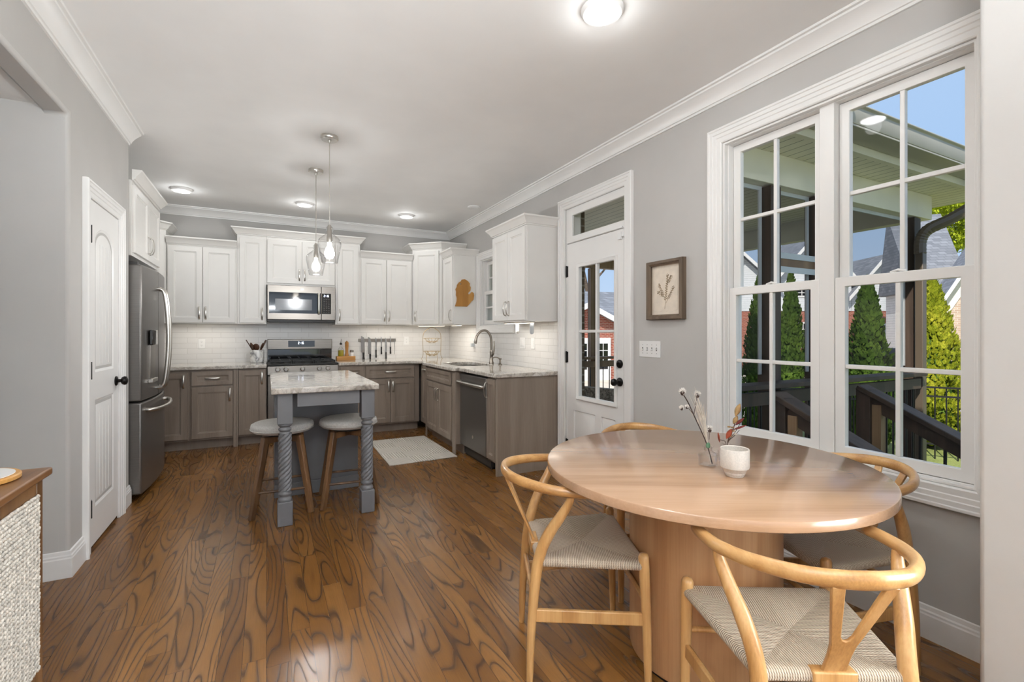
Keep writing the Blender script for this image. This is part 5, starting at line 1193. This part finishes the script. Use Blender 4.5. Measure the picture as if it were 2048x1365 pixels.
# brick skin of this house beside the porch door
# porch
PX0, PX1, PY0, PY1, PZ = 2.61, 5.75, 2.05, 5.98, -0.06
root = thing('brick_pier', 'brown brick pier of the house just outside the porch door', 'brick pier', (2.72, 4.1, PZ+0.001)); MB().box(-0.11, 0.13, -0.18, 0.42, 0, 2.655).build('brickwork', 'dkbrick', root)
root = thing('porch_deck', 'pale deck floor of the screened porch', 'deck', (4.2, 4.0, PZ))
MB().box(PX0-4.2, PX1-4.2, PY0-4.0, PY1-4.0, -0.04, 0.0).build('decking', 'deckfl', root); MB().box(PX0-4.2, PX1-4.2, PY0-4.0, PY0-3.96, -0.79, -0.04).build('skirt', 'dkdeck', root)
MB().box(PX0-4.2, PX1-4.2, PY1-4.04, PY1-4.0, -0.79, -0.04).build('skirt', 'dkdeck', root)
root = thing('porch_roof', 'cream porch roof with soffit boards and a grey gutter outside the window', 'porch roof', (4.2, 4.0, 2.6))
T = Matrix.Translation((-4.2, -4.0, -2.6))
b = MB(T); b.box(PX0, PX1+0.03, 2.24, 2.36, 2.37, 2.60); b.build('beam', 'cream', root, bevel=0.004)
b = MB(T); b.box(PX1-0.09, PX1+0.03, 2.36, 5.95, 2.37, 2.60); b.build('beam', 'cream', root, bevel=0.004)
b = MB(T); b.box(PX0, PX1-0.09, 5.84, 5.95, 2.26, 2.60); b.build('beam', 'porchw', root, bevel=0.004)
b = MB(T); b.box(PX0, PX1+0.58, 2.36, 6.3, 2.60, 2.63); b.build('ceiling_board', 'soffit', root)
b = MB(T); b.box(PX0, PX1+0.58, 1.97, 2.36, 2.60, 2.625); b.build('soffit_board', 'soffit', root)
b = MB(T); b.box(PX0, PX1+0.58, 1.93, 1.97, 2.585, 2.76); b.build('fascia', 'cream', root)
b = MB(T); b.box(PX0, PX1+0.58, 1.76, 1.925, 2.64, 2.655); b.sweep([(0, 2.655), (0.012, 2.655), (0.03, 2.70), (0.03, 2.755), (0.045, 2.765), (0.045, 2.775), (0.0, 2.775)], [(PX0, 1.77), (PX1+0.58, 1.77)]); b.build('gutter', 'gutter', root, bevel=0.003)
b = MB(T); b.prism([(1.80, 2.775), (6.3, 2.9), (6.3, 2.64), (1.98, 2.76)], 0, 1); b.v = []; b.f = []
b.m = T @ Matrix(((0, 0, 1, 0), (1, 0, 0, 0), (0, 1, 0, 0), (0, 0, 0, 1))); b.prism([(1.80, 2.78), (6.4, 4.1), (6.4, 2.64), (1.98, 2.64)], PX0, PX1+0.58); b.build('shingle_deck', 'shingle', root)
# downspout
root = thing('downspout', 'brown ribbed downspout curving down from the porch gutter', 'downspout', (5.75, 1.85, 2.6))
b = MB(Matrix.Translation((-5.75, -1.85, -2.6))); P = catmull([(5.66, 1.84, 2.66), (5.67, 1.85, 2.53), (5.64, 1.88, 2.42), (5.53, 2.01, 2.30), (5.43, 2.13, 2.22), (5.412, 2.18, 2.13), (5.41, 2.185, 2.0)], 8)
b.tube(P, [(0.052+0.004*(i % 2), 0.04+0.003*(i % 2)) for i in range(len(P))], 10, (0.3, 1, 0.2)); b.build('elbow', 'spout', root, smooth=20)
b = MB(Matrix.Translation((-5.75, -1.85, -2.6))); b.box(5.372, 5.448, 2.15, 2.212, -0.055, 2.01); b.build('pipe', 'spout', root, bevel=0.006)
for (x, y), m_, lb in (((2.70, 2.30), 'dkdeck', 'dark porch post against the house wall'), ((3.38, 2.30), 'dkdeck', 'dark porch post on the house side of the screen door'), ((3.97, 2.30), 'dkdeck', 'dark porch post on the lawn side of the screen door'), ((5.51, 2.30), 'dkdeck', 'dark corner post of the porch beside the downspout'), ((4.42, 5.90), 'porchw', 'brown timber post at the back of the porch, seen through the door'), ((5.66, 5.86), 'porchw', 'brown timber post at the far back corner of the porch')):
    root = thing('porch_post', lb, 'post', (x, y, PZ+0.001), 0, 'porch posts'); MB().box(*((-0.06, 0.06, -0.055, 0.055, 0, 2.42) if y < 3 else (-0.042, 0.042, -0.042, 0.042, 0, 2.31))).build('shaft', m_, root, bevel=0.004)
    MB().box(-0.07, 0.07, -0.065, 0.065, 0, 0.10).build('base_trim', m_, root)
root = thing('porch_screen', 'dark insect screen panels along the near side of the porch', 'insect screen', (4.2, 2.33, 0.0))
for x0, x1 in ((2.77, 3.315), (3.445, 3.905), (4.035, 5.44)):
    b = MB().box(x0-4.2, x1-4.2, -0.002, 0.002, 0.95, 2.365); b.build('screen_mesh', 'screen', root, smooth=0)
    b = MB()
    for xx in (x0, x1-0.03): b.box(xx-4.2, xx+0.03-4.2, -0.015, -0.002, 0.95, 2.365)
    b.box(x0-4.2+0.03, x1-4.2-0.03, -0.015, -0.002, 2.335, 2.365); b.build('screen_frame', 'alu', root)
root = thing('screen_door_header', 'brown screen door header with pale edges between two dark posts', 'door header', (3.675, 2.30, 1.80))
MB().box(-0.23, 0.23, -0.03, 0.02, -0.05, 0.05).build('board', 'porchw', root); MB().box(-0.23, 0.23, -0.036, -0.03, 0.03, 0.075).build('strip', 'alu', root); MB().box(-0.23, 0.23, -0.036, -0.03, -0.075, -0.03).build('strip', 'alu', root)
def railing(label, a, b_, z0, z1, mat, n, bal='iron', parts_top=(0.14, 0.035), sub=0.09, name='porch_railing', cat='railing', group=None):
    root = thing(name, label, cat, tuple(a), 0, group); d = Vector(b_)-Vector(a); up = (0, 0, 1)
    o1 = Vector((0, 0, z1)); b = MB(); b.bar(o1, o1+d, parts_top[0], parts_top[1]); b.build('top_rail', mat, root, bevel=0.004)
    o2 = Vector((0, 0, z1-sub)); b = MB(); b.bar(o2, o2+d, 0.04, 0.09); b.build('upper_rail', mat, root)
    o3 = Vector((0, 0, z0+0.09)); b = MB(); b.bar(o3, o3+d, 0.04, 0.08); b.build('lower_rail', mat, root)
    for k in range(1, n):
        t = k/n; b = MB(); b.tube([o3+d*t, o2+d*t], 0.008, 6); b.build('baluster', bal, root)
    return root
railing('dark railing along the near side of the porch behind the stairs', (2.64, 2.165, PZ), (5.33, 2.165, PZ), 0.0, 0.95, 'dkdeck', 24)
railing('brown railing across the back of the porch, seen through the door', (2.75, 5.76, PZ), (5.60, 5.76, PZ), 0.0, 0.95, 'porchw', 24)
# stairs towards the lawn
root = thing('porch_stairs', 'dark wooden steps going down from the porch to the lawn', 'stairs', (3.325, 1.9, 0))
for k in range(5):
    z = PZ-0.03-0.155*k; MB().box(-0.40, 0.40, -0.02-0.29*(k+1), 0.0-0.29*k, z-0.04, z).build('tread', 'dkdeck', root)
for s_ in (-0.42, 0.38):
    b = MB(); b.m = Matrix(((0, 0, 1, s_), (1, 0, 0, 0), (0, 1, 0, 0), (0, 0, 0, 1))); b.prism([(0.14, -0.14), (0.0, -0.14), (-1.5, -0.845), (-1.2, -0.845), (0.14, -0.40)], 0.0, 0.04); b.build('stringer', 'dkdeck', root)
def handrail(x, lb):
    root = thing('stair_handrail', lb, 'handrail', (x, 1.85, 0), 0, 'handrails of the porch steps')
    L = 1.30; sl = -0.49
    b = MB(); b.box(-0.045, 0.045, -0.045, 0.045, -0.10, 0.865); b.build('newel_post', 'dkdeck', root, bevel=0.003)
    b = MB(); b.bar((0, 0.03, 0.862+0.015), (0, -L, 0.862+sl*L), 0.14, 0.034); b.build('top_rail', 'dkdeck', root, bevel=0.006)
    b = MB(); b.bar((0, -0.045, 0.78), (0, -L, 0.78+sl*(L-0.045)), 0.04, 0.10); b.build('upper_rail', 'dkdeck', root)
    b = MB(); b.bar((0, -0.045, 0.08), (0, -L, 0.08+sl*(L-0.045)), 0.04, 0.09); b.build('lower_rail', 'dkdeck', root)
    MB().box(-0.03, 0.03, -0.105, -0.05, 0.03, 0.76).build('side_post', 'porchw', root)
    for k in range(1, 10):
        y = -0.06-k*0.128; b = MB(); b.tube([(0, y, 0.10+sl*-y), (0, y, 0.77+sl*-y)], 0.009, 8); b.build('baluster', 'iron', root)
    MB().box(-0.045, 0.045, -L-0.045, -L+0.045, GZ, 0.22).build('newel_post', 'dkdeck', root)
handrail(2.85, 'sloping dark handrail of the porch steps nearest the house wall'); handrail(3.80, 'sloping dark handrail of the porch steps on the lawn side')
# wicker chair on the porch
root = thing('wicker_chair', 'grey wicker chair with a blue cushion on the porch outside the door', 'chair', (3.62, 4.55, PZ), R(20))
b = MB(); b.box(-0.34, 0.34, -0.34, 0.34, 0.0, 0.40); b.build('seat_base', 'wicker', root, bevel=0.03)
b = MB(); b.bar((-0.30, -0.36, 0.40), (-0.36, -0.36, 0.84), 0.06, 0.70, (0, 1, 0)) if 0 else b.prism([(-0.37, -0.34), (-0.27, -0.34), (-0.27, 0.34), (-0.37, 0.34)], 0.40, 0.70); b.build('backrest', 'wicker', root, bevel=0.03)
for yy in (-0.34, 0.26): MB().box(-0.27, 0.34, yy, yy+0.08, 0.40, 0.60).build('armrest', 'wicker', root, bevel=0.03)
b = MB(); b.box(-0.25, 0.35, -0.25, 0.25, 0.405, 0.50); b.build('cushion', 'bluecush', root, bevel=0.03)
# trees
def conifer(label, x, y, h, r, mat, seed, n=5200):
    rd = random.Random(seed); root = thing('arborvitae', label, 'tree', (x, y, GZ), 0, 'arborvitae in the garden')
    MB().tube([(0, 0, 0), (0, 0, h*0.8)], [0.06, 0.02], 8).build('trunk', 'bark', root)
    b = MB(); bumps = [(rd.uniform(0, 6.28), rd.uniform(0, 1)) for _ in range(34)]
    for k in range(n):
        t = rd.random()**1.25; a = rd.uniform(0, 6.283)
        rr = r*min(1.0, 0.35+t*6.0)*(1-t)**0.72*1.08
        rr *= 0.86+0.22*max(math.cos(a-ba)*math.exp(-((t-bt)*9)**2) for ba, bt in bumps)
        rr *= rd.uniform(0.72, 1.03)
        c = Vector((math.cos(a)*rr, math.sin(a)*rr, 0.06+t*h*0.97)); out = Vector((math.cos(a), math.sin(a), 0.0)); up = (Vector((0, 0, 1))+out*rd.uniform(0.1, 0.6)).normalized(); sd = up.cross(out).normalized()
        l_ = rd.uniform(0.05, 0.105)*(0.6+0.4*r/0.7); w_ = l_*rd.uniform(0.30, 0.5); sd = (sd+out*rd.uniform(-0.8, 0.8)).normalized()
        b.add([c-sd*w_*0.4, c+sd*w_*0.4, c+up*l_*0.6+sd*w_, c+up*l_*1.15, c+up*l_*0.6-sd*w_], [(0, 1, 2, 3, 4)])
    o = b.build('foliage', mat, root, smooth=0)
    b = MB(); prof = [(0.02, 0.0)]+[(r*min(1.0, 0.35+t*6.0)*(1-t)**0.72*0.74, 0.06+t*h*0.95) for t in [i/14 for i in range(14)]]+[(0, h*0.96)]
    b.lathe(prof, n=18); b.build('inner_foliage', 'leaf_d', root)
conifer('bright yellow-green arborvitae lit by the sun, beyond the stair railing', 10.95, 4.25, 3.15, 0.62, 'leaf_b', 21, 7000)
conifer('tall deep green arborvitae seen between the dark porch posts', 8.30, 5.83, 3.22, 0.41, 'leaf_d', 22)
conifer('deep green arborvitae just behind the screen door post', 9.60, 6.06, 3.35, 0.40, 'leaf_d', 23)
conifer('deep green arborvitae seen through the pane beside the corner post', 9.45, 4.58, 3.1, 0.50, 'leaf_d', 24)
def leafy(label, x, y, z0, h, r, mat, seed, n, bare=False):
    rd = random.Random(seed); root = thing('garden_tree', label, 'tree', (x, y, z0)); b = MB()
    def br(p, d, l_, r_, dep):
        q_ = p+d*l_; b.tube([p, (p+q_)/2+Vector((rd.gauss(0, .03), rd.gauss(0, .03), 0))*l_, q_], [r_, r_*0.85, r_*0.68], 6)
        if dep:
            for _ in range(3):
                e_ = (d+Vector((rd.gauss(0, .42), rd.gauss(0, .42), rd.uniform(-0.05, .3)))).normalized(); br(q_, e_, l_*rd.uniform(.6, .82), r_*0.62, dep-1)
    br(Vector((0, 0, 0)), Vector((0, 0, 1)), h*0.3, h*0.022, 4 if bare else 3); b.build('branches', 'bark', root)
    if not bare:
        b = MB()
        gs = lambda s_: max(-1.5*s_, min(1.5*s_, rd.gauss(0, s_)))
        cl = [Vector((gs(r*.42), gs(r*.42), h*0.62+gs(r*0.36))) for _ in range(26)]
        for k in range(n):
            c = rd.choice(cl)+Vector((gs(r*.17), gs(r*.17), gs(r*.14))); u = Vector((rd.gauss(0, 1), rd.gauss(0, 1), rd.gauss(0, 1))).normalized(); v = u.cross(Vector((0.3, 0.5, 0.8))).normalized(); s_ = rd.uniform(.05, .11)*r/2.2
            b.add([c-u*s_, c+v*s_*.6, c+u*s_, c-v*s_*.6], [(0, 1, 2, 3)])
        b.build('foliage', mat, root, smooth=0)
leafy('yellow-green spring tree showing under the porch eave', 49.5, 17.4, GZ, 18.5, 3.6, 'leaf_y', 5, 9000)
leafy('bare leafless tree behind the grey roof, seen through the door', 20.5, 27.0, GZ, 12.5, 4, 'leaf_y', 6, 0, True)
leafy('green spring tree behind the brick house, beside the porch post', 15.5, 27.5, GZ, 8.5, 3.0, 'leaf_y', 8, 2600)

# ---------------------------------------------------------------- neighbouring houses (local x along the facade, front towards -y)
def gable(m, x0, x1, zb, ze, zr, y0, y1): m.add([(x0, y0, zb), (x1, y0, zb), (x1, y0, ze), ((x0+x1)/2, y0, zr), (x0, y0, ze), (x0, y1, zb), (x1, y1, zb), (x1, y1, ze), ((x0+x1)/2, y1, zr), (x0, y1, ze)], [(0, 1, 2, 3, 4), (9, 8, 7, 6, 5), (0, 5, 6, 1), (1, 6, 7, 2), (4, 9, 5, 0), (2, 7, 8, 3), (3, 8, 9, 4)])
def roofing(root, x0, x1, ze, zr, y0, y1, ov=0.4, mat='shingle'):
    xc = (x0+x1)/2; sl = (zr-ze)/(xc-x0)
    for s_, xe in ((-1, x0), (1, x1)):
        a = (xe+s_*ov, ze-sl*ov); t = 0.16
        b = MB(); y_ = y0-ov; v = [(a[0], y_, a[1]), (xc, y_, zr), (xc, y_, zr+t), (a[0], y_, a[1]+t)]; b.add(v+[(p[0], y1+ov, p[2]) for p in v], [(0, 1, 2, 3), (7, 6, 5, 4), (0, 4, 5, 1), (1, 5, 6, 2), (2, 6, 7, 3), (3, 7, 4, 0)]); b.build('roof_slope', mat, root, smooth=0)
        b = MB(); t2 = 0.24; v = [(a[0], y_-0.05, a[1]-t2+t), (xc, y_-0.05, zr-t2+t), (xc, y_-0.05, zr+t), (a[0], y_-0.05, a[1]+t)]; b.add(v+[(p[0], y_, p[2]) for p in v], [(0, 1, 2, 3), (7, 6, 5, 4), (0, 4, 5, 1), (1, 5, 6, 2), (2, 6, 7, 3), (3, 7, 4, 0)]); b.build('rake_board', 'trim', root, smooth=0)
def hwin(root, x, z, w_, h_, y=0.0, cols=2):
    b = MB(); b.box(x-w_/2-0.1, x+w_/2+0.1, y-0.05, y-0.001, z-h_/2-0.1, z+h_/2+0.1); f = b.build('window', 'trim', root); MB().box(x-w_/2, x+w_/2, y-0.056, y-0.05, z-h_/2, z+h_/2).build('pane', 'blackgl', f)
    b = MB()
    for k in range(1, cols): b.box(x-w_/2+w_*k/cols-0.02, x-w_/2+w_*k/cols+0.02, y-0.066, y-0.056, z-h_/2, z+h_/2)
    for k in range(1, 4): b.box(x-w_/2, x+w_/2, y-0.065, y-0.056, z-h_/2+h_*k/4-0.02, z-h_/2+h_*k/4+0.02)
    b.build('muntin', 'trim', f)
# house with white gables above red brick, seen through the dining window
def place(px_u, d): return (d*(0.4592+px_u*0.8884), d*(0.8884-px_u*0.4592))
fx, fy = place(0.585, 29.0)
root = thing('house', 'white-gabled red brick house seen through the dining window', 'house', (fx, fy, GZ), R(-30))
MB().box(-6.0, 7.3, 0.0, 3, 0, 3.45).build('brick_wall', 'redbrick', root)
b = MB(); gable(b, -4.9, -1.0, 3.46, 5.1, 6.9, -0.02, 3); b.build('siding_gable', 'siding', root, smooth=0); roofing(root, -4.9, -1.0, 5.1, 6.9, -0.02, 3)
b = MB(); gable(b, -0.95, 3.6, 3.46, 5.4, 8.0, -0.05, 3); b.build('siding_gable', 'siding', root, smooth=0); roofing(root, -0.95, 3.6, 5.4, 8.0, -0.05, 3)
b = MB(); gable(b, 3.65, 7.2, 3.46, 4.6, 6.7, -0.02, 3); b.build('siding_gable', 'siding', root, smooth=0); roofing(root, 3.65, 7.2, 4.6, 6.7, -0.02, 3)
for x, z, w_, h_, y in ((0.75, 2.0, 0.9, 1.4, 0.0), (0.65, 4.75, 1.1, 0.7, -0.05), (-3.6, 4.6, 1.0, 0.7, -0.02), (5.6, 1.9, 0.9, 1.4, 0)): hwin(root, x, z, w_, h_, y)
b = MB(); b.box(-5.6, -3.3, -0.06, 0, 0, 2.2); b.build('garage_door', 'trim', root)
# brick house with a grey roof, seen through the porch door
fx, fy = place(0.152, 21.0)
root = thing('house', 'red brick gabled house with grey roof seen through the porch door', 'house', (fx, fy, GZ), R(-8))
b = MB(); gable(b, -3.4, 3.4, 0, 1.7, 3.3, 0, 1.2); b.build('brick_wall', 'redbrick', root, smooth=0); roofing(root, -3.4, 3.4, 1.7, 3.3, 0, 1.2)
MB().box(-9.0, 9.0, 1.7, 5.6, 0, 1.95).build('brick_wall', 'redbrick', root)
b = MB(); b.add([(-9.5, 1.65, 2.1), (9.5, 1.65, 2.1), (9.5, 5.4, 4.5), (-9.5, 5.4, 4.5), (-9.5, 1.65, 1.96), (9.5, 1.65, 1.96), (9.5, 5.8, 1.96), (-9.5, 5.8, 1.96)], [(0, 1, 2, 3), (7, 6, 5, 4), (4, 5, 1, 0), (3, 2, 6, 7), (1, 5, 6, 2), (0, 3, 7, 4)]); b.build('main_roof', 'shingle', root, smooth=0)
for x in (0.12, 0.92):
    b = MB(); b.box(x-0.39, x+0.39, -0.05, 0, 0, 1.9); f = b.build('french_door', 'trim', root); MB().box(x-0.24, x+0.24, -0.056, -0.05, 0.5, 1.65).build('pane', 'blackgl', f)
    b = MB()
    for k in range(1, 4): b.box(x-0.24, x+0.24, -0.064, -0.056, 0.5+k*0.28-0.015, 0.5+k*0.28+0.015)
    b.box(x-0.015, x+0.015, -0.0635, -0.056, 0.5, 1.65); b.build('muntin', 'trim', f)
# tan brick house beyond the bright tree
fx, fy = place(0.968, 19.0)
root = thing('house', 'tan brick house with cream gable trim behind the bright tree', 'house', (fx, fy, GZ), R(-58))
b = MB(); b.m = Matrix.Identity(4); gable(b, -1.05, 6.0, 0, 3.2, 9.8, 0, 1.6); b.build('brick_wall', 'tanbrick', root, smooth=0); roofing(root, -1.05, 6.0, 3.2, 9.8, 0, 1.6, 0.45)
b = MB(); b.add([(-1.5, -0.06, 2.45), (2.475, -0.06, 9.9), (2.475, -0.06, 8.9), (-0.95, -0.06, 2.45)], [(0, 1, 2, 3)]); v = list(b.v); b.v = []; b.f = []; b.add([tuple(p) for p in v]+[(p.x, 0.0, p.z) for p in v], [(0, 1, 2, 3), (7, 6, 5, 4), (0, 4, 5, 1), (1, 5, 6, 2), (2, 6, 7, 3), (3, 7, 4, 0)]); b.build('gable_trim', 'cream', root, smooth=0)
b = MB(); b.add([(-0.2, -1.1, 2.05), (5, -1.1, 2.05), (5, -0.07, 2.75), (-0.2, -0.07, 2.75), (-0.2, -1.1, 1.9), (5, -1.1, 1.9), (5, -0.07, 1.9), (-0.2, -0.07, 1.9)], [(0, 1, 2, 3), (7, 6, 5, 4), (4, 5, 1, 0), (3, 2, 6, 7), (1, 5, 6, 2), (0, 3, 7, 4)]); b.build('entry_roof', 'shingle', root, smooth=0)
fx, fy = place(0.905, 22.0)
root = thing('house', 'pale-sided house with a steep grey roof behind the downspout', 'house', (fx, fy, GZ), R(-45))
MB().box(-1.05, 0.75, 0, 3, 0, 4.09).build('siding_wall', 'siding', root)
b = MB(); b.add([(-1.3, -0.4, 4.05), (0.95, -0.4, 4.05), (0.95, 2.2, 8.1), (-1.3, 2.2, 8.1), (-1.3, 3.3, 4.05), (0.95, 3.3, 4.05)], [(0, 1, 2, 3), (3, 2, 5, 4), (0, 4, 5, 1), (0, 3, 4), (1, 5, 2)]); b.build('roof_slope', 'shingle', root, smooth=0)
b = MB(); b.box(-1.3, 0.95, -0.52, -0.40, 3.9, 4.1); b.build('gutter', 'trim', root)
# black car behind the trees
fx, fy = place(0.815, 11.5)
root = thing('car', 'black off-road car with a round spare wheel on its tailgate, in the drive', 'car', (fx, fy, GZ), R(-40))
b = MB(); b.m = Matrix(((0, 0, 1, 0), (1, 0, 0, 0), (0, 1, 0, 0), (0, 0, 0, 1))); b.prism([(0, 0.45), (4.0, 0.45), (4.0, 1.0), (2.9, 1.08), (2.35, 1.72), (0.12, 1.75), (0.0, 1.1)], -0.8, 0.8); b.build('body', 'carblack', root, bevel=0.06, seg=3)
MB().box(-0.62, 0.62, -0.012, 0.09, 1.15, 1.62).build('rear_window', 'blackgl', root)
b = MB(); b.lathe([(0, -0.2), (0.34, -0.2), (0.36, -0.12), (0.36, -0.02), (0, -0.02)], (0, 0, 0), 28, 'y'); b.v = [p+Vector((0, 0, 0.98)) for p in b.v]; sw = b.build('spare_wheel', 'tyre', root)
b = MB(); b.lathe([(0.10, -0.21), (0.19, -0.212), (0.19, -0.2), (0.10, -0.2)], (0, 0, 0), 28, 'y', cap=False); b.v = [p+Vector((0, 0, 0.98)) for p in b.v]; b.build('wheel_ring', 'alu', sw)
for x in (-0.78, 0.78):
    for y in (0.75, 3.15):
        b = MB(); b.lathe([(0, -0.12), (0.36, -0.12), (0.38, 0), (0.36, 0.12), (0, 0.12)], (x, y, 0.38), 24, 'x'); b.build('wheel', 'tyre', root)
b = MB(); b.box(0.83, 0.98, 2.1, 2.2, 1.12, 1.3); b.build('mirror', 'carblack', root)
# black iron fence at the lawn's edge
def fence(label, a, b_, n):
    root = thing('iron_fence', label, 'fence', (a[0], a[1], GZ), 0, 'iron fences'); d = Vector((b_[0]-a[0], b_[1]-a[1], 0))
    for z in (0.25, 1.05, 1.2):
        b = MB(); b.bar((0, 0, z), (d.x, d.y, z), 0.03, 0.03); b.build('rail', 'iron', root)
    for k in range(n+1):
        b = MB(); p = d*(k/n); b.bar((p.x, p.y, 0), (p.x, p.y, 1.2), 0.016, 0.016); b.build('picket', 'iron', root)
fence('black iron fence in front of the bright arborvitae', (9.9, 3.95), (10.9, 2.2), 14); fence('black iron fence behind the porch among the green trees', (6.9, 5.3), (8.75, 4.05), 22)
